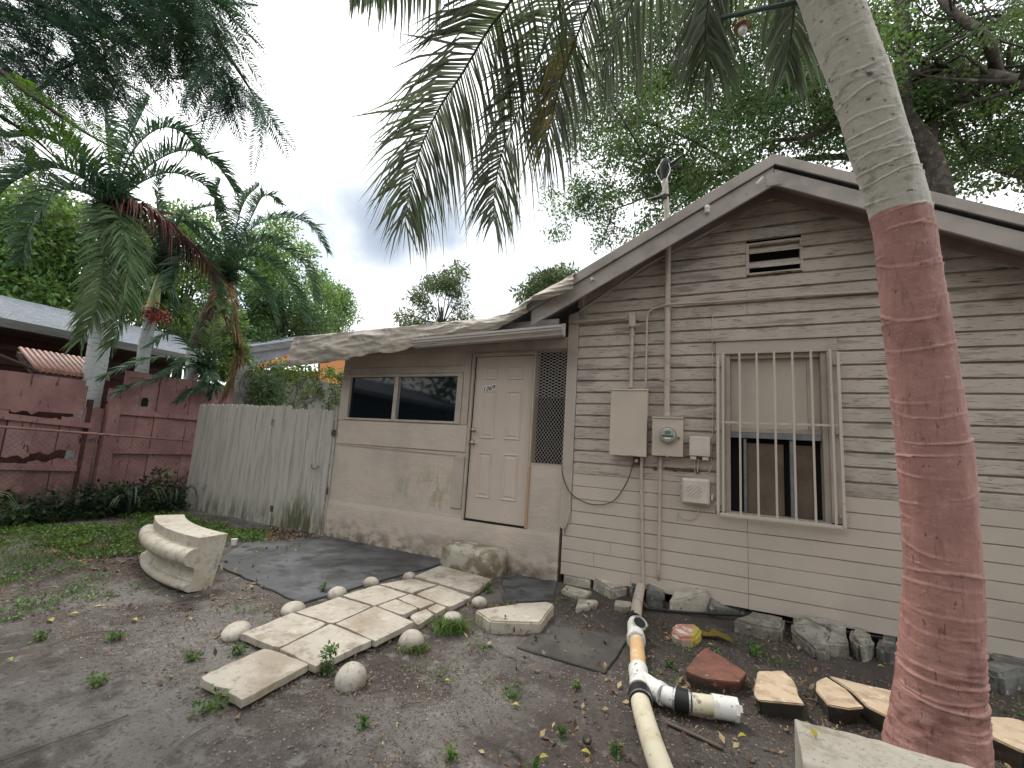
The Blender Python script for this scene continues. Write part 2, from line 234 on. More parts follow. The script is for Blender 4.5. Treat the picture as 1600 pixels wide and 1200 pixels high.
M['cup'] = mat('white_foam', (.8, .8, .78), rough=.6)
M['orange'] = mat('orange_trim', (.62, .25, .09), rough=.6)
M['greysiding'] = mat('blue_grey_boards', (.25, .26, .29), [dict(c=(.2, .21, .24), s=3)], rough=.7)
M['lampS'] = mat('rusty_lamp_shade', (.45, .36, .24), [dict(c=(.3, .17, .08), s=20)], rough=.5)
M['bulb'] = mat('frosted_bulb', (.85, .84, .82), rough=.3)
M['greenpipe'] = mat('green_grey_pipe', (.06, .085, .075), rough=.5)
M['meterglass'] = mat('meter_glass', (.28, .31, .27), rough=.08, spec=.6, coat=.5)
M['lcd'] = mat('meter_display', (.13, .17, .08), rough=.2)

# ---------------------------------------------------------------- mesh helpers
class MB:
    def __init__(s): s.v = []; s.f = []
    def add(s, vs, fs):
        o = len(s.v); s.v += [tuple(map(float, v)) for v in vs]; s.f += [tuple(i+o for i in f) for f in fs]; return s
    def box(s, x0, x1, y0, y1, z0, z1):
        v = [(x, y, z) for x in (x0, x1) for y in (y0, y1) for z in (z0, z1)]
        return s.add(v, [(0, 1, 3, 2), (4, 6, 7, 5), (0, 4, 5, 1), (2, 3, 7, 6), (0, 2, 6, 4), (1, 5, 7, 3)])
    def prism(s, poly, d0, d1):
        """poly: 3-D points of one face; d0,d1 offset vectors of the two caps"""
        n = len(poly); a = [np.array(p)+np.array(d0) for p in poly]; b = [np.array(p)+np.array(d1) for p in poly]
        return s.add(a+b, [tuple(range(n))[::-1], tuple(range(n, 2*n))]+[(i, (i+1) % n, (i+1) % n+n, i+n) for i in range(n)])
    def tube(s, pts, r, n=10, cap=True):
        pts = [np.array(p, float) for p in pts]; m = len(pts)
        rs = r if hasattr(r, '__len__') else [r]*m
        t0 = pts[1]-pts[0]; a = np.cross(t0, [0, 0, 1.]) if abs(t0[2]) < .9*np.linalg.norm(t0) else np.cross(t0, [1., 0, 0]); a /= np.linalg.norm(a)
        vs = []
        for i in range(m):
            t = pts[min(i+1, m-1)]-pts[max(i-1, 0)]; t /= (np.linalg.norm(t)+1e-9)
            a = a-t*(a@t); a /= np.linalg.norm(a); b = np.cross(t, a)
            for k in range(n):
                an = 2*math.pi*k/n; vs.append(pts[i]+rs[i]*(math.cos(an)*a+math.sin(an)*b))
        fs = [(i*n+k, i*n+(k+1) % n, (i+1)*n+(k+1) % n, (i+1)*n+k) for i in range(m-1) for k in range(n)]
        if cap: fs += [tuple(range(n))[::-1], tuple(range((m-1)*n, m*n))]
        return s.add(vs, fs)
    def lathe(s, c, prof, n=20, ax=2):
        vs = []
        for (r, h) in prof:
            for k in range(n):
                a = 2*math.pi*k/n; p = [r*math.cos(a), r*math.sin(a), h]
                if ax == 1: p = [p[0], h, p[1]]
                if ax == 0: p = [h, p[0], p[1]]
                vs.append(np.array(c)+p)
        m = len(prof)
        fs = [(i*n+k, i*n+(k+1) % n, (i+1)*n+(k+1) % n, (i+1)*n+k) for i in range(m-1) for k in range(n)]+[tuple(range(n))[::-1], tuple(range((m-1)*n, m*n))]
        return s.add(vs, fs)
    def build(s, name, m, parent=None, smooth=False, bevel=0, seg=2):
        return mk(name, np.array(s.v), s.f, m, parent, smooth, bevel, seg)
def worldloc(o):
    l = np.zeros(3)
    while o is not None: l = l+np.array(o.location); o = o.parent
    return l
def mk(name, v, f, m, parent=None, smooth=False, bevel=0, seg=2):
    v = np.asarray(v, float)
    org = worldloc(parent) if parent is not None else np.array([v[:, 0].mean(), v[:, 1].mean(), v[:, 2].min()])
    me = bpy.data.meshes.new(name)
    vv = v-org
    if isinstance(f, np.ndarray):
        k = f.shape[1]; me.vertices.add(len(vv)); me.vertices.foreach_set('co', vv.astype(np.float32).ravel())
        me.loops.add(f.size); me.loops.foreach_set('vertex_index', f.astype(np.int32).ravel())
        me.polygons.add(len(f)); me.polygons.foreach_set('loop_start', np.arange(0, f.size, k, dtype=np.int32)); me.update(calc_edges=True)
    else: me.from_pydata([tuple(x) for x in vv], [], [list(x) for x in f]); me.update()
    if not isinstance(f, np.ndarray) or len(f) < 9000:
        bm = bmesh.new(); bm.from_mesh(me)
        if bevel:
            bmesh.ops.remove_doubles(bm, verts=bm.verts, dist=1e-5)
        if not isinstance(f, np.ndarray): bmesh.ops.recalc_face_normals(bm, faces=bm.faces)
        if bevel:
            es = [e for e in bm.edges if len(e.link_faces) == 2 and e.calc_face_angle(0) > .6]
            bmesh.ops.bevel(bm, geom=es, offset=bevel, segments=seg, profile=.6, affect='EDGES', clamp_overlap=True)
        bm.to_mesh(me); bm.free()
    if smooth:
        me.polygons.foreach_set('use_smooth', [True]*len(me.polygons))
        if smooth == 'angle' and hasattr(me, 'set_sharp_from_angle'): me.set_sharp_from_angle(angle=R(38))
    me.materials.append(M[m] if isinstance(m, str) else m)
    o = bpy.data.objects.new(name, me); COL.objects.link(o)
    if parent is not None: o.parent = parent
    else: o.location = org
    return o
def tag(o, label=None, cat=None, group=None, kind=None):
    if label: o['label'] = label
    if cat: o['category'] = cat
    if group: o['group'] = group
    if kind: o['kind'] = kind
    return o
def thing(name, label, cat, loc, group=None, kind=None):
    o = bpy.data.objects.new(name, None); COL.objects.link(o); o.location = tuple(map(float, loc)); o.empty_display_size = .1
    return tag(o, label, cat, group, kind)
def inst(src, parent, dloc, name=None):
    o = src.copy(); COL.objects.link(o); o.parent = parent; o.location = Vector(src.location)+Vector(tuple(map(float, dloc))); return o
def box(name, m, parent, x0, x1, y0, y1, z0, z1, bevel=.003):
    return MB().box(x0, x1, y0, y1, z0, z1).build(name, m, parent, bevel=bevel, seg=1)
def catmull(pts, n):
    P = [np.array(p, float) for p in pts]; P = [2*P[0]-P[1]]+P+[2*P[-1]-P[-2]]; out = []
    segs = len(P)-3
    for i in range(n):
        t = i/(n-1)*segs; k = min(int(t), segs-1); t -= k; a, b, c, d = P[k:k+4]
        out.append(.5*((2*b)+(-a+c)*t+(2*a-5*b+4*c-d)*t*t+(-a+3*b-3*c+d)*t**3))
    return np.array(out)
_tab = np.random.RandomState(3).rand(256, 256)
def vn(x, y):
    x = np.asarray(x, float); y = np.asarray(y, float); xi = np.floor(x).astype(int); yi = np.floor(y).astype(int); fx = x-xi; fy = y-yi
    fx = fx*fx*(3-2*fx); fy = fy*fy*(3-2*fy); T = lambda a, b: _tab[a % 256, b % 256]
    return (T(xi, yi)*(1-fx)+T(xi+1, yi)*fx)*(1-fy)+(T(xi, yi+1)*(1-fx)+T(xi+1, yi+1)*fx)*fy
def fbm(x, y, o=4): return sum(vn(x*2**i+i*17.3, y*2**i+i*9.1)*.5**(i+1) for i in range(o))
def inpoly(x, y, poly):
    x = np.asarray(x); y = np.asarray(y); c = np.zeros(x.shape, bool); n = len(poly)
    for i in range(n):
        (x1, y1), (x2, y2) = poly[i][:2], poly[(i+1) % n][:2]
        if y1 == y2: continue
        c ^= ((y1 > y) != (y2 > y)) & (x < (x2-x1)*(y-y1)/(y2-y1)+x1)
    return c
# ================================================================ GROUND
def gz(x, y):
    x = np.asarray(x, float); y = np.asarray(y, float)
    def bx(a, b, c, d, e): return np.clip((x-a)/e, 0, 1)*np.clip((b-x)/e, 0, 1)*np.clip((y-c)/e, 0, 1)*np.clip((d-y)/e, 0, 1)
    flat = 1-.93*np.maximum(np.maximum(bx(-5.9, -1.4, -2.5, .4, .35), bx(-3.6, -1.9, -3.5, .2, .3)), bx(-2.3, -.3, -2.1, .2, .3))
    return ((fbm(x*.9+40, y*.9+40, 3)-.5)*.07 + (fbm(x*5+7, y*5+3, 3)-.5)*.03)*flat - .006
def gaxis(a, b, st, far):
    mid = list(np.arange(a, b+1e-6, st)); l = []; r = []; d = st; x = a
    while x > -far: d *= 1.35; x -= d; l.append(x)
    d = st; x = b
    while x < far: d *= 1.35; x += d; r.append(x)
    return np.array(l[::-1]+mid+r)
gx, gy = gaxis(-9.4, 3.6, .045, 260), gaxis(-4.6, .6, .04, 260)
GX, GY = np.meshgrid(gx, gy); GZ = gz(GX, GY) + .012*(fbm(GX*22, GY*22, 2)-.5)
nx, ny = len(gx), len(gy)
idx = np.arange(nx*ny).reshape(ny, nx)
gf = np.stack([idx[:-1, :-1], idx[:-1, 1:], idx[1:, 1:], idx[1:, :-1]], -1).reshape(-1, 4)
g = mk('ground', np.stack([GX, GY, GZ], -1).reshape(-1, 3), gf, 'soil', None, True); tag(g, kind='structure')

def sheet(name, poly, z0, z1, m, parent=None, wob=.01, bevel=.006):
    """an irregular slab with a slightly wandering edge"""
    pts = []
    n = len(poly)
    for i in range(n):
        a, b = np.array(poly[i]), np.array(poly[(i+1) % n]); k = max(1, int(np.linalg.norm(b-a)/.12))
        for j in range(k): pts.append(a+(b-a)*j/k+(np.random.rand(2)-.5)*2*wob)
    return MB().prism([(p[0], p[1], 0) for p in pts], (0, 0, z0), (0, 0, z1)).build(name, m, parent, bevel=bevel, seg=1)
s = sheet('concrete_slab', [(-4.9, -1.76), (-3.22, -2.04), (-3.14, -1.2), (-3.02, -.34), (-3.0, -.075), (-5.12, -.075), (-5.5, -1.0)], -.05, .012, 'slab'); tag(s, 'dark wet slab in front of the low dark windows', 'slab', kind='structure')
s = sheet('concrete_slab', [G(785, 903)[:2], G(868, 908)[:2], G(866, 938)[:2], G(788, 941)[:2]], -.04, .010, 'slab'); tag(s, 'small dark slab at the wall right of the concrete step', 'slab', kind='structure')
s = sheet('rubber_mat', [G(806, 1012)[:2], G(850, 978)[:2], G(905, 986)[:2], G(985, 995)[:2], G(946, 1053)[:2]], -.03, .010, 'mat', wob=.006); tag(s, 'flat grey mat lying on the dirt beside the white drain pipe', 'mat')

# ================================================================ HOUSE
house = thing('house', 'beige clapboard cottage with gable roof and low stucco lean-to, door and barred window', 'house', (0, 0, 0))
PEAK = np.array([.43, 4.35]); SLL, SLR = .508, .55
def sl_(x): return SLL if x < PEAK[0] else SLR
def under(x): return PEAK[1]-.30-sl_(x)*abs(x-PEAK[0])       # underside of the rake at the wall
# rows of siding
zs = [.08+.137*i for i in range(9)]; zs += [zs[-1]+.131*(i+1) for i in range(26)]
X0, X1 = -1.535, 2.55
WX0, WX1, WZ0, WZ1 = -.085, .925, .925, 2.60
rs = random.Random(5)
def siding(x0, x1, z0, z1, m, warp=0):
    h = z1-z0; j = rs.uniform(-.0015, .0015)
    if m == 'siding_old': prof = [(-.026+j, z0-.001), (-.024+j, z0+h*.80), (-.018, z0+h*.84), (-.004, z0+h*.88), (-.002, z1-.001), (.012, z1-.001), (.012, z0-.001)]
    else: prof = [(-.025+j, z0+.003), (-.024+j, z1-.007), (-.008, z1-.001), (.012, z1-.001), (.012, z0+.001), (-.010, z0+.001)]
    n = max(2, int((x1-x0)/.25)); vs = []; fs = []; k = len(prof)
    for i in range(n+1):
        x = x0+(x1-x0)*i/n; w = rs.uniform(-.0016, .0016)
        for (y, z) in prof: vs.append((x, y+w, z+(rs.uniform(-.0018, .0018) if z < z0+h*.5 else 0)))
    for i in range(n):
        for q in range(k): fs.append((i*k+q, i*k+(q+1) % k, (i+1)*k+(q+1) % k, (i+1)*k+q))
    fs += [tuple(range(k)), tuple(range(n*k, n*k+k))[::-1]]
    MB().add(vs, fs).build('siding_board', m, house)
for i in range(len(zs)-1):
    z0, z1 = zs[i], zs[i+1]; m = 'siding_new' if z1 < 1.2 else 'siding_old'
    half = PEAK[1]-.12-z1
    a, b = max(X0, PEAK[0]-half/SLL), min(X1, PEAK[0]+half/SLR)
    if b-a < .15: break
    if i < 4: a = -1.63
    cuts = []
    if i == 0: cuts = [-.88, .185]
    elif i == 1: cuts = [-1.27, -.9, .185] if False else [-1.27, .185]
    elif i == 2: cuts = [-1.1, .185]
    elif i < 7: cuts = [.185]
    elif z1 > 2.9 and z1 < 3.15: cuts = [.2]
    elif i % 4 == 1 and z0 > 2.7: cuts = [-.55+rs.random()*.2]
    segs = []; p = a
    for c in cuts+[b]:
        segs.append((p, c)); p = c+.003
    res = []
    for (p, q) in segs:
        if z1 > WZ0-.02 and z0 < WZ1+.01 and q > WX0 and p < WX1:
            if z0 < WZ0-.03 or z1 > WZ1+.08: res.append((p, q))
            else:
                if p < WX0: res.append((p, WX0-.002))
                if q > WX1: res.append((WX1+.002, q))
        elif z1 > 3.32 and z0 < 3.60 and q > .2 and p < .68:
            if p < .2: res.append((p, .2))
            if q > .68: res.append((.68, q))
        else: res.append((p, q))
    for (p, q) in res:
        if q-p > .03: siding(p, q, z0, z1, m)
# dark core of the main body behind the boards
poly = [(X0+.02, 0, .1), (X1, 0, .1), (X1, 0, under(X1)+.1), (.43, 0, 4.1), (X0+.02, 0, under(X0)+.1)]
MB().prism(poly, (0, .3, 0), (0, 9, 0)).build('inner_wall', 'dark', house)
# corner board, split and chewed at the foot
MB().prism([(-1.665, 0, .62), (-1.655, 0, .57), (-1.61, 0, .55), (-1.585, 0, .60), (-1.54, 0, .63), (-1.54, 0, 3.04), (-1.665, 0, 3.0)], (0, -.036, 0), (0, .02, 0)).build('corner_board', 'trim', house, bevel=.003, seg=1)
MB().prism([(-1.608, -.04, .50), (-1.60, -.04, .50), (-1.575, -.04, .98), (-1.545, -.04, 1.05), (-1.548, -.04, .72), (-1.575, -.04, .6)], (0, 0, 0), (0, -.008, 0)).build('split_board', 'trim', house)
box('eave_board', 'trim', house, -1.665, -.86, -.05, -.024, 2.885, 2.935, .006)

# ---- roof of the main body
def slope_slab(name, m, xa, xb, y0, y1, top, bot, x_ref=PEAK[0], z_ref=PEAK[1]):
    sl = SLL if xb < x_ref else SLR; z = lambda x: z_ref-sl*abs(x-x_ref)
    return MB().prism([(xa, 0, z(xa)+bot), (xb, 0, z(xb)+bot), (xb, 0, z(xb)+top), (xa, 0, z(xa)+top)], (0, y0, 0), (0, y1, 0)).build(name, m, house, bevel=.003, seg=1)
slope_slab('roof', 'shingle', PEAK[0], -2.34, -.345, 9, .012, -.06)
slope_slab('roof', 'shingle', PEAK[0], 3.0, -.345, 9, .012, -.06)
slope_slab('roof_edge_board', 'rake', PEAK[0], -2.32, -.372, -.347, .0, -.115)
slope_slab('roof_edge_board', 'rake', PEAK[0], 3.0, -.372, -.347, .0, -.105)
slope_slab('rake_board', 'rake', PEAK[0]-.002, -2.02, -.344, -.318, -.118, -.305)
slope_slab('rake_board', 'rake', PEAK[0]+.002, 3.0, -.344, -.318, -.14, -.305)
box('ridge_block', 'rake', house, .36, .50, -.350, -.3175, 4.035, 4.165)
MB().tube([(.28, -.38, 4.06), (.335, -.385, 4.115)], .012, 6).build('ridge_bracket', 'white', house)
# soffit boards (run with the slope, underside of the overhang)
for sgn, xe in ((-1, -2.0), (1, 2.98)):
    for k in range(3):
        y0 = -.315+k*.104
        slope_slab('soffit_board', 'soffit', PEAK[0], xe, y0, y0+.101, -.15, -.17)
slope_slab('frieze_board', 'soffit', PEAK[0], X0-.02, -.045, -.025, -.17, -.27)
slope_slab('frieze_board', 'soffit', PEAK[0], X1, -.045, -.025, -.17, -.27)
# thin quarter-round conduit lath that crosses the gable left of the mast
P0, P1 = W(905, 440, -.05), W(1135, 352, -.05)
MB().tube([tuple(W(905, 487, -.05)), tuple(W(1010, 415, -.05)), tuple(W(1135, 347, -.05))], .012, 8).build('gable_lath', 'rake', house)
tv = MB().lathe(W(1105, 327, -.36), [(.022, -.04), (.026, -.02), (.02, -.005), (.026, 0), (.026, .03), (.012, .045)], 12); tv.build('insulator', 'white', house, True)
MB().lathe(W(925, 436, -.36), [(.013, -.02), (.018, 0), (.01, .02)], 8, 1).build('wire_clip', 'white', house)

# ---- gable vent
for (x0, x1, z0, z1) in ((.195, .225, 3.29, 3.625), (.665, .69, 3.285, 3.62), (.225, .665, 3.60, 3.625), (.225, .665, 3.285, 3.305)):
    box('vent_frame', 'siding_old', house, x0, x1, -.032, .05, z0, z1)
for k in range(2):
    zt = 3.60-.155*k
    MB().prism([(.226, .03, zt), (.226, -.045, zt-.085), (.226, -.045, zt-.098), (.226, .03, zt-.013)], (0, 0, 0), (.438, 0, 0)).build('vent_slat', 'siding_old', house)
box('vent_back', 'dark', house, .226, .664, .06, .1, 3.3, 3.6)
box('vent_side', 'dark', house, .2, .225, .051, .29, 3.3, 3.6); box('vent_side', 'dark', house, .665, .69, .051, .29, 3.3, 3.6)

# ---- barred window
win = bpy.data.objects.new('window', None); COL.objects.link(win); win.parent = house; win.location = (.42, 0, .93)
def wb(name, m, *a, **k): return box(name, m, win, *a, **k)
wb('window_casing', 'trim', -.085, .0, -.045, .02, .93, 2.47)
wb('window_casing', 'trim', .845, .93, -.045, .02, .93, 2.47)
wb('window_casing', 'trim', -.085, .93, -.045, .02, 2.472, 2.60)
wb('drip_cap', 'trim', -.10, .945, -.06, .02, 2.602, 2.622)
wb('window_jamb', 'trim', .0, .045, -.02, .14, .93, 2.47)
wb('window_jamb', 'trim', .80, .845, -.02, .14, .93, 2.47)
wb('window_head', 'trim', .045, .80, .0, .14, 2.43, 2.47)
wb('window_sill', 'trim', .0, .845, -.03, .14, .905, .93)
wb('upper_stile', 'trim', .046, .135, .045, .07, 1.74, 2.43)
wb('upper_stile', 'trim', .70, .799, .045, .07, 1.74, 2.43)
wb('upper_panel', 'siding_new', .135, .70, .055, .075, 1.74, 2.43)
wb('meeting_rail', 'trim', .046, .80, .03, .075, 1.70, 1.738)
wb('window_rail', 'alu', .046, .80, .02, .05, 1.645, 1.697)
wb('window_stile', 'alu', .16, .185, .04, .06, .932, 1.64)
wb('window_stile', 'alu', .545, .575, .04, .06, .932, 1.64)
wb('inner_board', 'board', .187, .50, .08, .095, .932, 1.60)
wb('inner_board', 'board', .577, .73, .085, .1, .932, 1.60)
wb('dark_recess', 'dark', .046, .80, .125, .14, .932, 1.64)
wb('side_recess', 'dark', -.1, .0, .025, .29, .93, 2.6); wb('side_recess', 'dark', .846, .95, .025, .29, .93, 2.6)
guard = bpy.data.objects.new('window_guard', None); COL.objects.link(guard); guard.parent = house; guard.location = (.42, -.1, .9)
tag(guard, 'painted steel bars bolted over the window')
bar = MB().box(-.029, -.011, -.109, -.091, .925, 2.475).build('bar', 'bars', guard, bevel=.002, seg=1)
for i in range(1, 7): inst(bar, guard, (.147*i, 0, 0))
for (x, w) in ((-.485, .012), (.50, .012)):
    MB().box(.42+x-w, .42+x+w, -.115, -.085, .905, 2.45).build('guard_post', 'bars', guard, bevel=.002, seg=1)
    for z in (1.0, 1.72, 2.35): MB().box(.42+x-.03, .42+x+.03, -.085, -.046, z-.012, z+.012).build('guard_bracket', 'bars', guard)
MB().box(-.05, .905, -.112, -.088, .895, .925).build('guard_rail', 'bars', guard, bevel=.002, seg=1)
MB().box(-.05, .905, -.092, -.084, 1.775, 1.795).build('guard_rail', 'bars', guard)

# ---- lean-to: stucco wall with openings
def wall_mesh(name, m, x0, x1, z0, z1, holes, thick, parent, step=.1, disp=None):
    xs = sorted(set([x0, x1]+[h[0] for h in holes]+[h[1] for h in holes])); zz = sorted(set([z0, z1]+[h[2] for h in holes]+[h[3] for h in holes]))
    def sub(a):
        o = []
        for p, q in zip(a[:-1], a[1:]):
            n = max(1, int(round((q-p)/step))); o += [p+(q-p)*i/n for i in range(n)]
        return o+[a[-1]]
    xs, zz = sub(xs), sub(zz); bm = bmesh.new(); V = {}
    def v(i, k, b):
        if (i, k, b) not in V:
            x, z = xs[i], zz[k]; y = (disp(x, z) if disp and not b else (thick if b else 0)); V[i, k, b] = bm.verts.new((x, y, z))
        return V[i, k, b]
    solid = lambda i, k: 0 <= i < len(xs)-1 and 0 <= k < len(zz)-1 and not any(h[0]-1e-6 < (xs[i]+xs[i+1])/2 < h[1] and h[2] < (zz[k]+zz[k+1])/2 < h[3] for h in holes)
    for i in range(len(xs)-1):
        for k in range(len(zz)-1):
            if not solid(i, k): continue
            for b in (0, 1): bm.faces.new([v(i, k, b), v(i+1, k, b), v(i+1, k+1, b), v(i, k+1, b)])
            for (di, dk, e) in ((-1, 0, ((i, k), (i, k+1))), (1, 0, ((i+1, k), (i+1, k+1))), (0, -1, ((i, k), (i+1, k))), (0, 1, ((i, k+1), (i+1, k+1)))):
                if not solid(i+di, k+dk): (a, b2) = e; bm.faces.new([v(*a, 0), v(*b2, 0), v(*b2, 1), v(*a, 1)])
    bmesh.ops.recalc_face_normals(bm, faces=bm.faces)
    me = bpy.data.meshes.new(name); bm.to_mesh(me); bm.free(); me.materials.append(M[m])
    o = bpy.data.objects.new(name, me); COL.objects.link(o); o.parent = parent
    o.location = (0, 0, 0) if parent is None else tuple(-worldloc(parent)); return o
WIN = (-5.06, -3.07, 1.665, 2.33)
def dsp(x, z):
    b = max(0, .58-z)/.58
    return -.035*b**.7*(1 if z < .5 else .3)-.012*(fbm(x*2.2, z*2.2, 3)-.5)-.02*b*float(fbm(x*6, z*4, 2)-.5)
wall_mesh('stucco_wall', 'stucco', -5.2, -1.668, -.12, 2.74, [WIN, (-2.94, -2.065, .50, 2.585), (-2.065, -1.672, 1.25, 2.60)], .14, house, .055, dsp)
MB().box(-5.2, -5.06, .15, 4, -.1, 2.7).build('side_wall', 'stucco', house)
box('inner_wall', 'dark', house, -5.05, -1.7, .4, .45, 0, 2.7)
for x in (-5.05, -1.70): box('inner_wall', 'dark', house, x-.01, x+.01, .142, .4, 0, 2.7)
# battens
MB().prism([(-5.17, 0, 1.298), (-3.0, 0, 1.262), (-3.0, 0, 1.277), (-5.17, 0, 1.313)], (0, -.012, 0), (0, -.001, 0)).build('seam_batten', 'stucco', house)
box('wall_panel', 'stucco', house, -5.17, -2.955, -.016, -.0, 1.314, 1.655, .004)
box('wall_panel', 'trim', house, -3.12, -2.955, -.019, -.002, .62, 1.262, .004)
box('header_board', 'trim', house, -5.18, -1.67, -.022, -.0, 2.605, 2.74, .004)
box('wall_trim', 'trim', house, -5.19, -5.065, -.020, -.0, 1.656, 2.40, .004)
box('wall_trim', 'trim', house, -3.065, -2.965, -.020, -.0, 1.656, 2.603, .004)
box('wall_trim', 'trim', house, -5.064, -3.066, -.020, -.0, 2.335, 2.43, .004)
# sliding window
box('window_frame', 'trim', house, -5.06, -3.07, -.028, .05, 2.29, 2.33)
box('window_frame', 'trim', house, -5.06, -3.07, -.03, .05, 1.665, 1.695)
box('window_frame', 'trim', house, -5.06, -5.02, -.026, .05, 1.695, 2.29)
box('window_frame', 'trim', house, -3.155, -3.07, -.026, .05, 1.695, 2.29)
box('window_mullion', 'trim', house, -4.19, -4.125, -.024, .05, 1.695, 2.29)
box('window_mullion', 'alu', house, -4.123, -4.10, .0, .05, 1.695, 2.29)
box('window_pane', 'glass', house, -5.02, -4.19, .02, .026, 1.695, 2.29, 0)
box('window_pane', 'glass', house, -4.10, -3.155, .012, .018, 1.695, 2.29, 0)
# grille of expanded metal: flat diamonds above, upright diamonds below
def expanded(name, x0, x1, z0, z1, w, h, r):
    mb = MB(); nxc = int(round((x1-x0)/w)); w = (x1-x0)/nxc; nz_ = int(round((z1-z0)/h)); h = (z1-z0)/nz_
    for i in range(nz_*1):
        for ph in (0, 1):
            pts = []
            for k in range(nxc*2+1):
                up_ = (k+ph) % 2; pts.append((x0+k*w/2, -.012, z0+i*h+(h/2 if k % 2 else 0)))
            if ph == 1: pts = [(x0+j*w/2, -.0175, z0+i*h+h-(h/2 if (j % 2) else 0)) for j in range(nxc*2+1)]
            mb.tube(pts, r, 4, False)
    o = mb.build(name, 'mesh', house); tag(o, kind='stuff'); return o
expanded('expanded_metal', -2.062, -1.675, 2.02, 2.60, .078, .036, .0035)
expanded('expanded_metal', -2.062, -1.675, 1.245, 2.02, .038, .052, .0032)
box('grille_trim', 'trim', house, -2.085, -2.063, -.026, .02, 1.20, 2.603); 
# door
door = bpy.data.objects.new('door', None); COL.objects.link(door); door.parent = house; door.location = (-2.5, 0, .51)
DX0, DX1, DZ0, DZ1 = -2.905, -2.10, .515, 2.535
MB().box(DX0, DX1, .012, .05, DZ0, DZ1).build('door_leaf', 'door', door, bevel=.003, seg=1)
def dpanel(x0, x1, z0, z1):
    m = MB(); a = .018
    for (p, q, r, s_) in ((x0, x1, z0, z0+a), (x0, x1, z1-a, z1), (x0, x0+a, z0+a, z1-a), (x1-a, x1, z0+a, z1-a)): pass
    y = .012
    o = [(x0, y, z0), (x1, y, z0), (x1, y, z1), (x0, y, z1)]
    def ring(d, yy): return [(x0+d, yy, z0+d), (x1-d, yy, z0+d), (x1-d, yy, z1-d), (x0+d, yy, z1-d)]
    rings = [ring(0, .0125), ring(.006, .002), ring(.014, .002), ring(.022, .0095), ring(.04, .0095), ring(.052, .004), ring(.06, .003)]
    vs = [v for r_ in rings for v in r_]; fs = [(i*4+k, i*4+(k+1) % 4, (i+1)*4+(k+1) % 4, (i+1)*4+k) for i in range(len(rings)-1) for k in range(4)]+[tuple(range(len(vs)-4, len(vs)))]
    m.add(vs, fs).build('door_panel', 'door', door)
dw = DX1-DX0
for (u0, u1) in ((.15, .40), (.58, .84)):
    for (z0, z1) in ((2.24, 2.41), (1.50, 2.10), (.78, 1.33)): dpanel(DX0+u0*dw, DX0+u1*dw, z0, z1)
def knob(z, r):
    MB().lathe((DX0+.045, .012, z), [(r*1.15, 0), (r*1.15, -.006), (r*.45, -.012), (r*.45, -.03), (r, -.038), (r*1.0, -.055), (r*.5, -.062)], 16, 1).build('door_knob', 'metal', door, True)
knob(1.44, .024); knob(1.60, .024)
box('door_jamb', 'trim', house, -2.94, -2.91, -.032, .13, .50, 2.56); box('door_jamb', 'rawwood', house, -2.093, -2.066, -.024, .13, .50, 2.56)
box('door_head', 'trim', house, -2.909, -2.094, -.028, .13, 2.54, 2.583)
box('threshold', 'dark', house, -2.909, -2.094, -.005, .13, .49, .512)
box('door_gap', 'dark', house, -2.9095, -2.9055, .0, .1, .513, 2.539, 0)
# house number
pl = MB()
for k, (dx, dz) in enumerate(((0, -.01), (.042, -.008), (.085, 0), (.128, .012))):
    x = -2.755+dx; z = 2.135+dz
    box('number_plate', 'white', door, x-.019, x+.019, .007, .0105, z-.04, z+.04, .001)
    cu = bpy.data.curves.new('digit', 'FONT'); cu.body = '1369'[k]; cu.size = .085; cu.extrude = .0006; cu.offset = .0012; cu.shear = .18; cu.align_x = 'CENTER'; cu.materials.append(M['digit'])
    t0_ = bpy.data.objects.new('digit', cu); me_ = bpy.data.meshes.new_from_object(t0_); me_.materials.clear(); me_.materials.append(M['digit']); bpy.data.objects.remove(t0_); t = bpy.data.objects.new('digit', me_); COL.objects.link(t); t.parent = door
    t.rotation_euler = (R(90), 0, 0); t.location = (x+2.5-.006, .0055, z-.029-.51)
# lean-to roof, fascia, gutter
MB().prism([(-5.85, 0, 2.835), (-2.3, 0, 2.90), (-2.3, 0, 2.84), (-5.85, 0, 2.77)], (0, -.345, 0), (0, 5, 0)).build('lean_to_roof', 'shingle', house)
MB().prism([(-5.84, 0, 2.79), (-1.68, 0, 2.87), (-1.68, 0, 2.70), (-5.84, 0, 2.60)], (0, -.34, 0), (0, -.315, 0)).build('lean_to_fascia', 'fascia', house)
for k in range(3): MB().prism([(-5.83, 0, 2.63), (-1.70, 0, 2.735), (-1.70, 0, 2.72), (-5.83, 0, 2.615)], (0, -.31+.1*k, 0), (0, -.213+.1*k, 0)).build('soffit_board', 'soffit', house)
g0, g1 = -3.62, -1.60
prof = [(-.335, 0), (-.42, 0), (-.425, .018), (-.445, .045), (-.455, .05), (-.455, .075), (-.465, .078), (-.465, .105), (-.458, .105), (-.448, .083), (-.446, .055), (-.438, .052), (-.418, .02), (-.413, .006), (-.342, .006), (-.342, .105), (-.335, .105)]
zl, zr = 2.60, 2.66
MB().add([(g0, y, zl+h) for y, h in prof]+[(g1, y, zr+h) for y, h in prof], [(i, (i+1) % 17, (i+1) % 17+17, i+17) for i in range(17)]).build('gutter', 'gutter', house)
MB().prism([(g1, -.335, zr), (g1, -.42, zr), (g1, -.468, zr+.06), (g1, -.468, zr+.108), (g1, -.345, zr+.15), (g1, -.335, zr+.15)], (.001, 0, 0), (.005, 0, 0)).build('gutter_end', 'gutter', house)

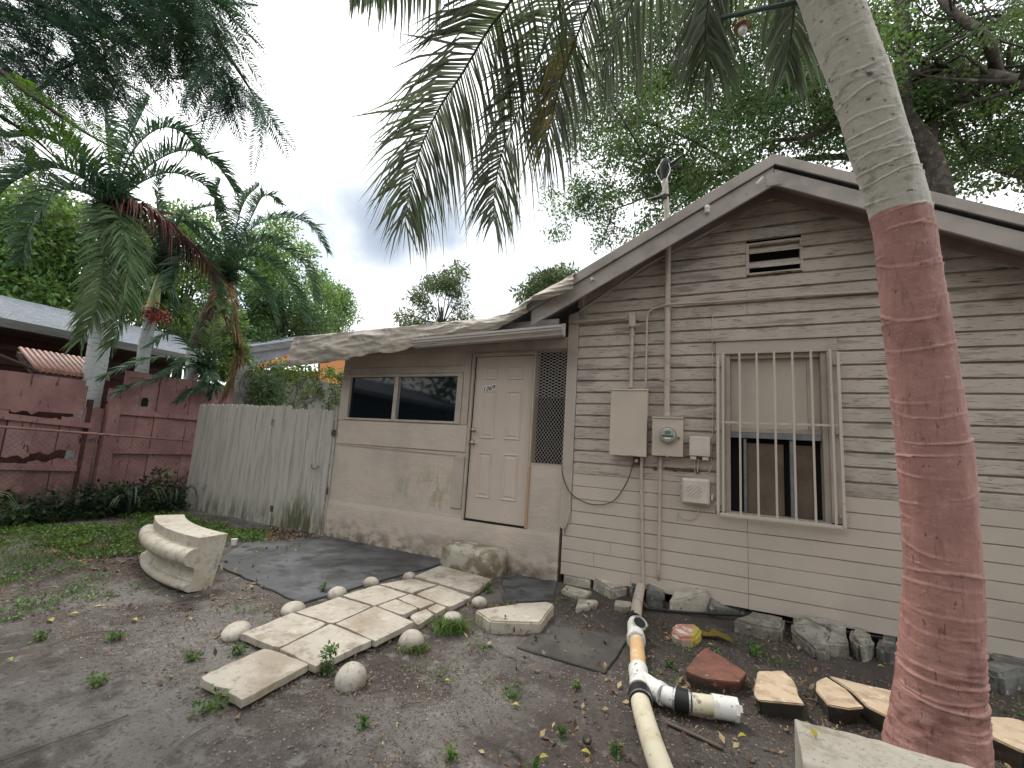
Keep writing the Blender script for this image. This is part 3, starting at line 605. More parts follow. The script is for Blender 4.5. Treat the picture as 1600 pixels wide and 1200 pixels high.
# foundation blocks under the boards
for (px0, px1, z1) in ((882, 924, .09), ):
    a, b = W(px0, 900)[0], W(px1, 900)[0]; MB().box(a, b, -.03, .25, -.1, .075).build('foundation_block', 'coral', house, bevel=.01)
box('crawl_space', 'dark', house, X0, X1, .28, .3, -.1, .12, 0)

# ================================================================ TARP on the lean-to roof
tarp = thing('tarp', 'wrinkled grey tarp draped over the low lean-to roof edge', 'tarp', (-3.8, -.3, 2.8))
def tarp_sheet(top, bot, x0, x1, nxs, seed, back=3.2, Y=-.36):
    rr = np.random.RandomState(seed)
    tx = [W(a, b, Y) for a, b in top]; bx = [W(a, b, Y-.05) for a, b in bot]
    tX, tZ = [p[0] for p in tx], [p[2] for p in tx]; bX, bZ = [p[0] for p in bx], [p[2] for p in bx]
    U = np.linspace(x0, x1, nxs); rows = []
    ys = list(np.linspace(back, Y, 20))
    for j, y in enumerate(ys):
        z = np.interp(U, tX, tZ)-.03+(.02*np.exp(-((y-Y)/.3)**2)); z = z+.02*(fbm(U*3+seed, np.full_like(U, y*3), 4)-.5)*2*.6
        rows.append(np.stack([U, np.full_like(U, y), z+.012], -1))
    nh = 26
    for k in range(1, nh+1):
        t = k/nh; zt = np.interp(U, tX, tZ); zb = np.interp(U, bX, bZ)+.02*(fbm(U*7+seed, U*0+3, 3)-.5)*2
        z = zt*(1-t)+zb*t
        rg = lambda a, b: (1-np.abs(2*fbm(a, b, 2)/.75-1))**3
        y = Y-.02-.04*np.sin(t*2.6)*(.6+fbm(U*2.1+seed, U*0, 2))+.06*(fbm(U*3+z*2, z*5+seed, 3)-.5)-.022*rg(U*1.1+z*3, z*9-U*1.2+seed)-.010*rg(U*2.2-z*4+5, z*15+U*1.6)-.007*rg(U*9+z*4, z*3-U*2)*(fbm(U*1.7, U*0, 2) > .42)-.004*rg(U*5, z*30+U*4)-.02*t
        rows.append(np.stack([U+.012*np.sin(z*30+U*5), y, z+.012*(fbm(U*9, z*11+5, 2)-.5)], -1))
    A = np.array(rows); a, b, _ = A.shape; I = np.arange(a*b).reshape(a, b)
    f = np.stack([I[:-1, :-1], I[:-1, 1:], I[1:, 1:], I[1:, :-1]], -1).reshape(-1, 4)
    mk('tarp_sheet', A.reshape(-1, 3), f, 'tarp', tarp, True)
TT = [(467, 527), (584, 514), (675, 506), (762, 498), (794, 490), (834, 467), (902, 428)]
tarp_sheet(TT[:6], [(475, 570), (500, 567), (544, 562), (584, 553), (620, 549), (656, 540), (700, 532), (776, 516), (840, 480)], -5.86, -2.02, 420, 4)
tarp_sheet([(760, 499), (794, 489), (834, 464), (870, 444), (902, 427)], [(770, 510), (832, 472), (850, 468), (880, 459), (906, 446)], -2.10, -1.49, 90, 9, .2, -.385)
# end flap at the left
# ================================================================ THINGS FIXED TO THE WALL
YW = -.026
t = thing('electrical_panel', 'tall plain beige steel electrical box left of the round glass meter', 'electrical box', (-.92, YW, 1.4))
MB().box(-1.105, -.735, -.15, YW, 1.405, 2.10).build('box_body', 'metalbox', t, bevel=.004, seg=1)
MB().box(-1.11, -.73, -.158, -.151, 1.40, 2.085).build('cover', 'metalbox', t, bevel=.003, seg=1)
MB().prism([(-1.112, -.165, 2.09), (-1.112, YW, 2.125), (-1.112, YW, 2.105), (-1.112, -.165, 2.085)], (0, 0, 0), (.384, 0, 0)).build('rain_cap', 'metalbox', t)
MB().box(-.90, -.86, -.166, -.159, 1.40, 1.412).build('latch', 'metal', t)
t = thing('electric_meter', 'electric meter with round glass dial on a square beige box', 'electric meter', (-.53, YW, 1.42))
MB().box(-.675, -.385, -.13, YW, 1.425, 1.81).build('box_body', 'metalbox', t, bevel=.004, seg=1)
MB().box(-.679, -.381, -.137, -.131, 1.421, 1.80).build('cover', 'metalbox', t, bevel=.003, seg=1)
MB().box(-.683, -.377, -.145, YW, 1.802, 1.818).build('rain_cap', 'metalbox', t)
c = np.array(W(1044, 680, -.15)); MB().lathe((c[0], -.137, c[2]), [(.086, 0), (.09, -.008), (.09, -.022), (.083, -.028), (.08, -.02)], 32, 1).build('meter_ring', 'metalbox', t, True)
d = MB().lathe((c[0], -.150, c[2]), [(.078, 0), (.078, -.02), (.072, -.045), (.06, -.05)], 32, 1).build('meter_dial', 'meterglass', t, 'angle')
MB().box(c[0]-.026, c[0]+.026, -.2035, -.2005, c[2]+.008, c[2]+.04).build('display', 'lcd', d)
MB().box(c[0]-.052, c[0]+.052, -.203, -.2005, c[2]-.016, c[2]-.004).build('label_strip', 'rubber', d)
MB().box(c[0]-.03, c[0]+.03, -.203, -.2005, c[2]-.04, c[2]-.026).build('label_strip', 'white', d)
MB().lathe((c[0]+.1, -.14, c[2]-.025), [(.01, 0), (.01, -.02)], 8, 1).build('seal_tag', 'rust', t)
MB().lathe((-.53, -.14, 1.432), [(.018, 0), (.018, -.012), (.008, -.016)], 12, 1).build('latch', 'metalbox', t)
t = thing('junction_box', 'small beige junction box right of the electric meter', 'junction box', (-.23, YW, 1.4))
MB().box(-.325, -.135, -.12, YW, 1.44, 1.635).build('box_body', 'plastic', t, bevel=.012, seg=2)
for x in (-.315, -.205): MB().box(x, x+.055, -.11, -.04, 1.405, 1.438).build('cable_gland', 'plastic', t, bevel=.004, seg=1)
MB().tube([(-.24, -.07, 1.44), (-.245, -.06, 1.36), (-.25, -.06, 1.28)], .006, 6).build('wire', 'conduit', t)
MB().tube([(-.27, -.07, 1.43), (-.285, -.06, 1.34), (-.265, -.055, 1.25)], .004, 6).build('wire', 'conduit', t)
t = thing('phone_box', 'rounded square phone box with slanted ribs below the junction box', 'phone box', (-.26, YW, .96))
MB().box(-.395, -.135, -.10, YW-.004, .97, 1.225).build('box_body', 'plastic', t, bevel=.035, seg=4)
MB().box(-.375, -.155, -.115, -.101, .99, 1.205).build('cover', 'plastic', t, bevel=.014, seg=3)
for k in range(6):
    a0, b0 = max(0, k-2.5)*.034, max(0, 2.5-k)*.034
    p = [(-.335+a0, 1.045+b0), (-.335+.12-b0, 1.045+.12-a0)]
    MB().tube([(p[0][0], -.117, p[0][1]), (p[1][0], -.117, p[1][1])], .006, 6).build('rib', 'plastic', t)
for z in (1.03, 1.08, 1.15): MB().box(-.408, -.392, -.09, -.05, z, z+.02).build('hinge', 'plastic', t)
MB().box(-.125, -.11, -.07, -.05, 1.03, 1.08).build('tag', 'white', t)
def tubeobj(name, pts, r, m, lab, cat, n=8, smooth=True):
    o = MB().tube(pts, r, n).build(name, m, None, smooth); return tag(o, lab, cat)
tubeobj('cable', catmull([(-.25, -.05, .97), (-.245, -.04, .90), (-.28, -.035, .83), (-.38, -.035, .82), (-.43, -.035, .87), (-.45, -.04, .80), (-.45, -.035, .62)], 40), .0042, 'plastic', 'thin pale wire looping below the ribbed phone box', 'wire')
# service mast through the roof, weatherhead, service drop
mast = thing('service_mast', 'thick service mast running from the meter through the roof edge to a black weatherhead', 'service mast', (-.53, -.07, 1.81))
mtop = W(1039, 275, -.10)
MB().tube([(-.545, -.075, 1.815), (-.555, -.08, 3.70), (mtop[0]+.0, -.10, mtop[2])], .030, 14).build('mast_pipe', 'conduit', mast, 'angle')
MB().lathe((-.545, -.075, 1.815), [(.036, 0), (.036, .035), (.031, .04)], 14).build('hub', 'conduit', mast, True)
for z in (2.22, 2.98):
    MB().box(-.62, -.47, -.03, -.026, z-.012, z+.012).build('pipe_strap', 'conduit', mast)
    MB().lathe((-.548, -.076, z-.012), [(.034, 0), (.034, .024)], 14).build('pipe_strap', 'conduit', mast)
h = np.array([mtop[0], -.10, mtop[2]])
MB().lathe(h, [(.034, -.04), (.04, .0), (.05, .05), (.062, .12), (.062, .15), (.045, .19), (.015, .205)], 14).build('weatherhead', 'rubber', mast, 'angle')
MB().tube([h+(.05, -.02, .10), h+(.12, -.05, .12), h+(.19, -.07, .16)], [.03, .025, .012], 8).build('weatherhead_spout', 'rubber', mast)
for k, dd in enumerate(((-.05, .02), (.04, -.02))):
    MB().tube(catmull([h+(dd[0], -.05, .12), h+(dd[0]*1.6, -.09, .0), h+(dd[0]*.6, -.10, -.12), h+(-.02, -.08, -.25), h+(-.16, -.1, -.3)], 24), .0035, 6).build('lead_wire', 'steel', mast, True)
cl = h+(0, 0, -.26); MB().tube([cl+(-.14, -.03, -.02), cl+(-.06, -.02, .0), cl+(.05, 0, .02)], .018, 8).build('cable_clamp', 'rubber', mast)
MB().lathe(cl+(0, 0, -.03), [(.036, 0), (.036, .06)], 14).build('mast_collar', 'rubber', mast)
pp = [W(862, -30, -1.9), W(905, 80, -1.5), W(950, 150, -1.1), W(990, 215, -.6), W(1010, 250, -.35), W(1014, 272, -.25), W(1003, 296, -.2), (cl[0]-.1, -.14, cl[2])]
tubeobj('service_drop_cable', catmull(pp, 70), .009, 'black', 'black overhead cable hanging from the top of the frame to the weatherhead', 'cable')
pp = [W(1290, 50, -2.4), W(1160, 60, -1.6), W(1090, 100, -1), W(1047, 250, -.25)]
# conduits
cd = thing('conduit', 'fat pipe turning down from the eave into the tall electrical box', 'conduit', (-.9, -.06, 2.1))
MB().tube([(-1.60, -.058, 2.905), (-1.0, -.058, 2.915)], .016, 10).build('conduit_pipe', 'conduit', cd, 'angle')
MB().box(-.955, -.885, -.095, -.03, 2.80, 2.965).build('elbow_fitting', 'conduit', cd, bevel=.008)
MB().tube([(-.92, -.06, 2.80), (-.92, -.06, 2.12)], .019, 12).build('conduit_pipe', 'conduit', cd, 'angle')
for z in (2.13, 2.70): MB().lathe((-.92, -.06, z), [(.026, 0), (.026, .04)], 12).build('coupling', 'conduit', cd)
MB().box(-.975, -.865, -.031, -.027, 2.47, 2.492).build('pipe_strap', 'conduit', cd)
tubeobj('conduit', catmull([(-.765, -.055, 2.11), (-.765, -.055, 2.6), (-.765, -.055, 2.88), (-.74, -.055, 2.97), (-.66, -.06, 3.005), (-.5, -.12, 3.01), (0, -.06, 3.02), (.7, -.05, 3.02), (1.6, -.05, 3.0), (2.5, -.05, 3.0)], 80), .0125, 'conduit', 'thin conduit bending at the mast and running right across the siding', 'conduit')
tubeobj('conduit', catmull([(-.79, -.07, 1.41), (-.79, -.05, 1.15), (-.77, -.045, .6), (-.755, -.045, .2), (-.76, -.05, .06), (-.79, -.08, -.02)], 40), .016, 'conduit', 'left of the two vertical pipes running down from the boxes to the rocks', 'conduit')
tubeobj('conduit', catmull([(-.60, -.07, 1.43), (-.605, -.05, 1.1), (-.605, -.05, .9), (-.605, -.045, .2)], 24), .015, 'conduit', 'right of the two vertical pipes, ending at the leafy weed', 'conduit')
tubeobj('cable', catmull([W(878, 722, -.03), W(880, 745, -.04), W(893, 772, -.05), W(925, 788, -.05), W(958, 783, -.05), W(980, 752, -.05), W(990, 722, -.06), W(993, 716, -.08)], 50), .0055, 'rust', 'slack brown cable swinging from the grille to under the electrical box', 'cable')
tubeobj('cable', catmull([(-.05, -.03, 3.0), (-.11, -.032, 2.9), (-.12, -.03, 2.6), (-.112, -.03, 2.2), (-.11, -.032, 1.9), (-.12, -.03, 1.6), (-.13, -.05, 1.45), (-.12, -.045, 1.36), (-.16, -.035, 1.27)], 50), .004, 'plastic', 'thin painted wire running down beside the left edge of the window', 'wire')
tubeobj('cable', catmull([W(925, 437, -.37), W(918, 450, -.3), W(912, 470, -.15), W(915, 492, -.04), W(925, 506, -.04), W(940, 500, -.04)], 30), .004, 'plastic', 'short grey wire dangling from the roof edge board over the eave conduit', 'wire')
t = thing('iron_bracket', 'rusty horizontal iron strip bolted under the meter', 'bracket', (-.4, YW, 1.29))
MB().box(-.56, -.27, -.04, -.027, 1.285, 1.312).build('strip', 'rust', t, bevel=.002, seg=1)
for x in (-.66, -.46, -.25): MB().lathe((x, -.028, 1.29), [(.02, 0), (.02, -.012), (.01, -.016)], 10, 1).build('bolt_head', 'rust', t)
t = thing('outlet_box', 'small black outlet box just under the electrical box', 'outlet box', (-.84, YW, 1.34))
MB().box(-.875, -.81, -.07, YW, 1.315, 1.395).build('box_body', 'rust', t, bevel=.003, seg=1); MB().lathe((-.842, -.071, 1.355), [(.018, 0), (.018, -.008)], 10, 1).build('socket', 'steel', t)

# ================================================================ STEP AND PATH
step = thing('concrete_step', 'stained chipped concrete step below the door', 'step', (-2.6, -.2, 0), kind='structure')
bm = bmesh.new(); bmesh.ops.create_cube(bm, size=1)
for v in bm.verts: v.co.x = -2.985 if v.co.x < 0 else -2.265; v.co.y = -.36 if v.co.y < 0 else -.04; v.co.z = -.08 if v.co.z < 0 else (.262)
for v in bm.verts:
    if v.co.x > -2.5 and v.co.y < -.2: v.co.y -= .05
bmesh.ops.bevel(bm, geom=bm.edges[:], offset=.02, segments=2, affect='EDGES')
bmesh.ops.subdivide_edges(bm, edges=[e for e in bm.edges if e.calc_length() > .12], cuts=5, use_grid_fill=True)
for v in bm.verts:
    n = float(fbm(v.co.x*8+v.co.z*5, v.co.y*8+v.co.z*9, 4)-.5); v.co += Vector((n*.03, n*.045, n*.03))
    if v.co.z > .2 and v.co.y < -.3 and -2.75 < v.co.x < -2.45: v.co.z -= .015
me = bpy.data.meshes.new('step_block'); bm.to_mesh(me); bm.free(); me.materials.append(M['step']); me.polygons.foreach_set('use_smooth', [True]*len(me.polygons))
o = bpy.data.objects.new('step_block', me); COL.objects.link(o); o.parent = step; o.location = (2.6, .2, 0)

path = thing('path', 'path of uneven cream stone pavers leading to the step', 'path', (-2.7, -1.6, 0), kind='structure')
def zp(a, b): return (180+a/2.727, 760+b/2.727)
PV = [[(350, 815), (540, 915), (835, 755), (640, 680)], [(535, 630), (695, 690), (910, 580), (755, 535)], [(700, 690), (855, 765), (1095, 655), (915, 585)], [(770, 535), (930, 582), (1095, 510), (955, 472)],
      [(940, 585), (1110, 655), (1275, 575), (1105, 512)], [(965, 467), (1105, 508), (1245, 455), (1120, 418)], [(1115, 510), (1225, 548), (1290, 515), (1195, 480)], [(1205, 478), (1300, 520), (1365, 495), (1255, 457)],
      [(1250, 550), (1290, 590), (1360, 545), (1325, 522)], [(1325, 520), (1370, 540), (1412, 515), (1370, 500)], [(1125, 415), (1265, 455), (1370, 420), (1265, 390)], [(1280, 458), (1425, 515), (1520, 470), (1380, 420)],
      [(1272, 380), (1528, 453), (1606, 395), (1385, 338)]]
rp = random.Random(11)
for i, q in enumerate(PV):
    lift = [.05, .052, .06, .05, .065, .048, .055, .04, .035, .035, .045, .045, .05][i]
    P_ = np.array([G(*zp(*c), lift) for c in q]); cen = P_.mean(0); ed = []
    P_ = cen+(P_-cen)*.985
    for k in range(4):
        a, b = P_[k], P_[(k+1) % 4]; n = 7
        for j in range(n):
            p = a+(b-a)*j/n; p = p+np.array([rp.uniform(-1, 1), rp.uniform(-1, 1), 0])*.004; ed.append(p)
    for q_ in (0, 7, 14, 21):
        if rp.random() < .4: c_ = rp.uniform(.006, .018); ed[q_] = ed[q_]+(cen-ed[q_])/np.linalg.norm(cen-ed[q_])*c_
    if i == 0: ed[13] = ed[13]+(0, .0, 0); ed[4] = ed[4]+(.012, .02, 0)
    tilt = (rp.uniform(-.02, .02), rp.uniform(-.02, .02))
    ed = [(p[0], p[1], p[2]+tilt[0]*(p[0]-cen[0])+tilt[1]*(p[1]-cen[1])) for p in ed]
    MB().prism(ed, (0, 0, -.042), (0, 0, 0)).build('paver', 'paver', path, bevel=.004, seg=2)

# stone balls beside the path
balls = [((370, 983), .10, 'pinkish stone ball at the near left end of the path', 1.25, .6), ((458, 950), .10, 'pale stone ball left of the path, second from the near end', 1.2, .65), ((527, 926), .09, 'stone ball on the left of the path with a small weed against it', 1, .8),
         ((580, 910), .082, 'stone ball left of the path at the dark slab, second from the step', 1, .85), ((640, 900), .072, 'small stone ball at the left foot of the concrete step', 1, .8), ((749, 940), .075, 'stone ball right of the path nearest the step', 1.05, .8),
         ((707, 968), .10, 'stone ball right of the path sunk in long grass', 1, .85), ((643, 1000), .095, 'stone ball right of the path with grass growing at its front', 1, .95), ((549, 1057), .098, 'large cream stone ball beside the nearest pavers with leafy vine', 1, 1)]
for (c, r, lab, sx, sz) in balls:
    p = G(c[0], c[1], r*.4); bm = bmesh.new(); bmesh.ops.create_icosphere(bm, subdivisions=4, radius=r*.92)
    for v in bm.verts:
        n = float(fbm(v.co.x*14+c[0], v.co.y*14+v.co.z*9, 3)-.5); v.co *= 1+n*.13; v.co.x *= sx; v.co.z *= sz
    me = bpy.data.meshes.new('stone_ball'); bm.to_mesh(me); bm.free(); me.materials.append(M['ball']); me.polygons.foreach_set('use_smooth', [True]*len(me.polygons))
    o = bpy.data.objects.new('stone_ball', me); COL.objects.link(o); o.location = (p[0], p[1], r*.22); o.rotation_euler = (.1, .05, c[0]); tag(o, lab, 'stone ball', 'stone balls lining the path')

# ================================================================ ROCKS AND SLABS
def rock(name, poly, z0, h, m, lab, cat, seed=0, rough=.03, top=None, grp=None, chamf=.02, sub=3, shrink=.0, flat=.35):
    """an angular stone: outline, height and broken faces"""
    rr = random.Random(seed); pts = [np.array(p, float)[:2] for p in poly]; c = sum(pts)/len(pts); bm = bmesh.new()
    hs = top or [h]*len(pts)
    e = []
    for i in range(len(pts)):
        a, b = pts[i], pts[(i+1) % len(pts)]; ha, hb = hs[i], hs[(i+1) % len(pts)]; k = max(1, int(np.linalg.norm(b-a)/.09))
        for j in range(k):
            q = a+(b-a)*j/k; n = rr.uniform(-1, 1)*rough*(.5 if j else .2); d = (q-c)/(np.linalg.norm(q-c)+1e-6); e.append((q+d*n, ha+(hb-ha)*j/k))
    vt = [bm.verts.new((q[0], q[1], z0+hh)) for q, hh in e]; vb = [bm.verts.new((c[0]+(q[0]-c[0])*(1-shrink)+rr.uniform(-.01, .01), c[1]+(q[1]-c[1])*(1-shrink)+rr.uniform(-.01, .01), z0-.06)) for q, hh in e]
    bm.faces.new(vt); bm.faces.new(vb[::-1]); n = len(vt)
    for i in range(n): bm.faces.new([vb[i], vb[(i+1) % n], vt[(i+1) % n], vt[i]])
    bmesh.ops.recalc_face_normals(bm, faces=bm.faces)
    if chamf: bmesh.ops.bevel(bm, geom=[ed for ed in bm.edges if ed.calc_face_angle(0) > .5], offset=chamf, segments=2, affect='EDGES', clamp_overlap=True)
    bmesh.ops.triangulate(bm, faces=bm.faces)
    for _ in range(sub): bmesh.ops.subdivide_edges(bm, edges=[ed for ed in bm.edges if ed.calc_length() > .035], cuts=1)
    bmesh.ops.triangulate(bm, faces=bm.faces)
    for v in bm.verts:
        x, y, z = v.co; n1 = float(fbm(x*9+seed, y*9+z*7, 4)-.5); n2 = float(fbm(x*30+seed*3, y*30+z*25, 2)-.5)
        d = Vector((x-c[0], y-c[1], 0)); d = d.normalized() if d.length > 1e-5 else Vector((0, 0, 1)); topish = z > z0+.02
        v.co += (d*(1-flat)+Vector((0, 0, 1))*flat)*(n1*rough*1.6+n2*rough*.5)
    me = bpy.data.meshes.new(name); org = Vector((c[0], c[1], z0)); bm.transform(Matrix.Translation(-org)); bm.to_mesh(me); bm.free(); me.materials.append(M[m])
    me.polygons.foreach_set('use_smooth', [True]*len(me.polygons)); me.set_sharp_from_angle(angle=R(42))
    o = bpy.data.objects.new(name, me); COL.objects.link(o); o.location = org; return tag(o, lab, cat, grp)
def z6(a, b): return (600+a/2.4, 700+b/2.4)
def z9(a, b): return (930+a/5.216, 900+b/5.216)
def z10(a, b): return (1040+a/2.4, 700+b/2.4)
def z8(a, b): return (860+a/5.714, 860+b/5.714)
def GP(zf, pts, z): return [G(*zf(*p), z) for p in pts]
rock('stone_slab', GP(z6, [(340, 607), (400, 648), (585, 655), (640, 585), (610, 575), (500, 582)], .085), 0, .085, 'paver', 'large cream slab with tapered end lying alone right of the path', 'stone slab', 3, .008, chamf=.012, sub=2)
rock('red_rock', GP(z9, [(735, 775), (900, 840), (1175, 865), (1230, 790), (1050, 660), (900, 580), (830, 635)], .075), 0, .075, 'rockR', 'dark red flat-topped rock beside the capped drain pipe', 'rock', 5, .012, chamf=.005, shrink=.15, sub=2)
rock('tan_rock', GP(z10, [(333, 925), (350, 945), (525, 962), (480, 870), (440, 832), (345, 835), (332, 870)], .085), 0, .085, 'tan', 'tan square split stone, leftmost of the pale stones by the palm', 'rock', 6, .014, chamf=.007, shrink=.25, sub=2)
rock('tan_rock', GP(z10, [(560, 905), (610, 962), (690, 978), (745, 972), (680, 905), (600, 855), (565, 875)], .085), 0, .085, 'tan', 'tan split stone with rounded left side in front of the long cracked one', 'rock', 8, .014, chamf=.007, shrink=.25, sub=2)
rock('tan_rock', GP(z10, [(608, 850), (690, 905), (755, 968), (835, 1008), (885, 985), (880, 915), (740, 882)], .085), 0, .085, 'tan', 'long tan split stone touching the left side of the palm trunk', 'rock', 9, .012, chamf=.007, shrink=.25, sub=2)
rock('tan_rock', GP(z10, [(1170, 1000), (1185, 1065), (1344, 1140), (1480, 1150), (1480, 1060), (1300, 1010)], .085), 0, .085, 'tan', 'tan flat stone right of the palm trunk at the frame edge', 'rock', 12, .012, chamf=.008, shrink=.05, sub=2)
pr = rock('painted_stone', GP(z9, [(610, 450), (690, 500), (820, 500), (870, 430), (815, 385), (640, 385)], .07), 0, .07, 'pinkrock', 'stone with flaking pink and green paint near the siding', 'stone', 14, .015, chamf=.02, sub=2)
rock('coral_rock', GP(z9, [(600, 290), (930, 300), (960, 230), (760, 215), (650, 230)], .0), 0, .25, 'coral', 'big pale pitted coral rock leaning on the siding right of the weed', 'rock', 15, .03, top=[.10, .19, .26, .27, .13], chamf=.02)
rock('coral_rock', GP(z8, [(380, 345), (540, 430), (690, 400), (680, 330), (520, 290), (400, 285)], .0), 0, .13, 'coral', 'long pale stone under the siding left of the drain pipe', 'rock', 16, .02, top=[.11, .09, .08, .12, .14, .14], chamf=.02)
rock('coral_rock', GP(z8, [(690, 380), (760, 410), (850, 390), (860, 340), (700, 330)], .02), 0, .17, 'rockG', 'lumpy rock wedged over the drain pipe at the wall', 'rock', 17, .05, top=[.1, .13, .13, .2, .2], chamf=.03)
rock('coral_rock', GP(z8, [(95, 350), (210, 395), (310, 412), (370, 370), (140, 305)], .03), 0, .03, 'coral', 'flat pale stone chip below the left end of the siding', 'rock', 18, .012, chamf=.006, sub=2)
rock('coral_rock', GP(z8, [(225, 515), (330, 500), (430, 460), (400, 440), (250, 435)], .035), 0, .035, 'coral', 'small pale chip with a green weed at its front', 'rock', 19, .012, chamf=.006, sub=2)
rock('coral_rock', GP(z8, [(570, 490), (640, 510), (725, 500), (725, 455), (580, 440)], .035), 0, .035, 'coral', 'small pale chip against the left side of the drain pipe', 'rock', 20, .012, chamf=.006, sub=2)
rock('grey_rock', GP(z9, [(410, 240), (560, 265), (575, 180), (430, 170)], .0), 0, .14, 'rockG', 'dark squared stone between the drain pipe and the leafy weed', 'rock', 21, .02, top=[.10, .09, .13, .17], chamf=.012)
rock('grey_rock', GP(z9, [(930, 320), (1270, 330), (1280, 300), (1100, 255), (950, 260)], .0), 0, .14, 'rockG', 'long dark grey stone leaning on the siding right of the pale coral rock', 'rock', 22, .02, top=[.07, .04, .06, .13, .19], chamf=.012)
rock('grey_rock', GP(z10, [(255, 670), (330, 695), (440, 715), (450, 665), (320, 640)], .02), 0, .09, 'rockM', 'grey stone below the black hose under the window', 'rock', 23, .025, chamf=.02)
rock('grey_rock', GP(z10, [(470, 700), (560, 770), (612, 775), (612, 715), (480, 665)], .03), 0, .10, 'rockM', 'rough grey stone under the hose, left of a flatter one', 'rock', 24, .03, top=[.08, .06, .06, .12, .12], chamf=.02)
rock('grey_rock', GP(z10, [(600, 750), (685, 755), (675, 690), (510, 672), (615, 715)], .03), 0, .10, 'rockM', 'flat-faced grey stone under the hose, between two rough ones', 'rock', 25, .015, top=[.07, .07, .13, .13, .1], chamf=.015)
rock('grey_rock', GP(z10, [(690, 740), (720, 775), (785, 765), (760, 710), (700, 690)], .02), 0, .10, 'rockM', 'rounded grey stone under the hose, third from the palm', 'rock', 26, .03, chamf=.03)
rock('grey_rock', GP(z10, [(790, 770), (830, 785), (885, 780), (885, 725), (800, 720)], .02), 0, .08, 'rockG', 'dark stone under the hose just left of the palm trunk', 'rock', 27, .03, chamf=.03)
rock('grey_rock', GP(z10, [(1190, 880), (1260, 905), (1420, 880), (1400, 800), (1200, 790)], .02), 0, .11, 'rockG', 'large dark rough stone right of the palm below the siding', 'rock', 28, .05, chamf=.04)

# ================================================================ CARVED PEDESTAL PIECES
def pedestal(name, a0, a1, c, r_in, prof, lab, m='stoneL', n=40):
    """segment of a round moulded base: profile (radial, height) swept about c"""
    ang = np.linspace(a0, a1, n); k = len(prof); vs = []
    for t_ in ang:
        for (r, h) in prof: vs.append((c[0]+r*math.cos(t_), c[1]+r*math.sin(t_), h))
    fs = [(i*k+q, i*k+(q+1) % k, (i+1)*k+(q+1) % k, (i+1)*k+q) for i in range(n-1) for q in range(k)]+[tuple(range(k)), tuple(range((n-1)*k, n*k))[::-1]]
    o = MB().add(vs, fs).build(name, m, None, 'angle'); return tag(o, lab, 'pedestal')
# circle through the front top edge
A_, B_, C_ = [G(*p, .45)[:2] for p in ((242, 805), (262, 826), (312, 840.5))]
def circ(A, B, C):
    ax, ay, bx, by, cx, cy = *A, *B, *C; d = 2*(ax*(by-cy)+bx*(cy-ay)+cx*(ay-by))
    return np.array([((ax*ax+ay*ay)*(by-cy)+(bx*bx+by*by)*(cy-ay)+(cx*cx+cy*cy)*(ay-by))/d, ((ax*ax+ay*ay)*(cx-bx)+(bx*bx+by*by)*(ax-cx)+(cx*cx+cy*cy)*(bx-ax))/d])
cc = circ(A_, B_, C_); Rf = np.linalg.norm(A_-cc)
print('pedestal', cc, Rf, A_, B_, C_)
a0 = math.atan2(*(A_-cc)[::-1]); a1 = math.atan2(*(C_-cc)[::-1])
if a1 < a0: a1 += 2*math.pi
H_ = .45
pf = [(0, H_), (0, H_-.085), (.008, H_-.095)] + [(.02+.085*math.sin(t), H_-.165+.075*math.cos(t)) for t in np.linspace(.2, math.pi-.35, 9)] + [(.012, .20), (.0, .16), (-.005, .125), (.012, .095), (.02, .09), (.02, .078)] + [(.03+.035*math.sin(t), .04+.036*math.cos(t)) for t in np.linspace(.3, math.pi-.2, 6)] + [(.03, 0), (-.17, -.02), (-.2, .12), (-.24, H_-.12), (-.26, H_)]
pedestal('carved_pedestal', a0, a1, cc, Rf, [(Rf+r, h) for r, h in pf], 'curved cream carved stone pedestal piece standing on the dirt at the left')
b = [G(*p, .30) for p in ((1240, 1108), (1400, 1150), (1560, 1196))]
P = b[0][:2]; Q = b[2][:2]+(b[2][:2]-P)*.35
d = (Q-P)/np.linalg.norm(Q-P); nrm = np.array([d[1], -d[0]]); print('ped2', P, Q)
fr = [(P+d*0, .30), (P+nrm*.02-d*.0, .305)]
o = MB(); prof2 = [(0, .0), (.02, .30), (.30, .305), (.335, .29), (.36, .24), (.34, .17), (.30, .15), (.30, .10), (.36, .05), (.36, -.02)]
vs = []; n = 24
L_ = np.linalg.norm(Q-P)
for i in range(n+1):
    for (q, h) in prof2:
        p = P+d*L_*i/n+nrm*q; s_ = .02*math.sin(i/n*3.1)
        vs.append((p[0]+nrm[0]*-s_, p[1]-nrm[1]*s_, h-.03+.004*rp.uniform(-1, 1)))
k = len(prof2)
o.add(vs, [(i*k+q, i*k+(q+1) % k, (i+1)*k+(q+1) % k, (i+1)*k+q) for i in range(n) for q in range(k)]+[tuple(range(k)), tuple(range(n*k, n*k+k))[::-1]])
tag(o.build('carved_pedestal', 'stoneL', None, False, bevel=.008, seg=2), 'cream carved stone piece at the bottom right corner in front of the palm', 'pedestal')

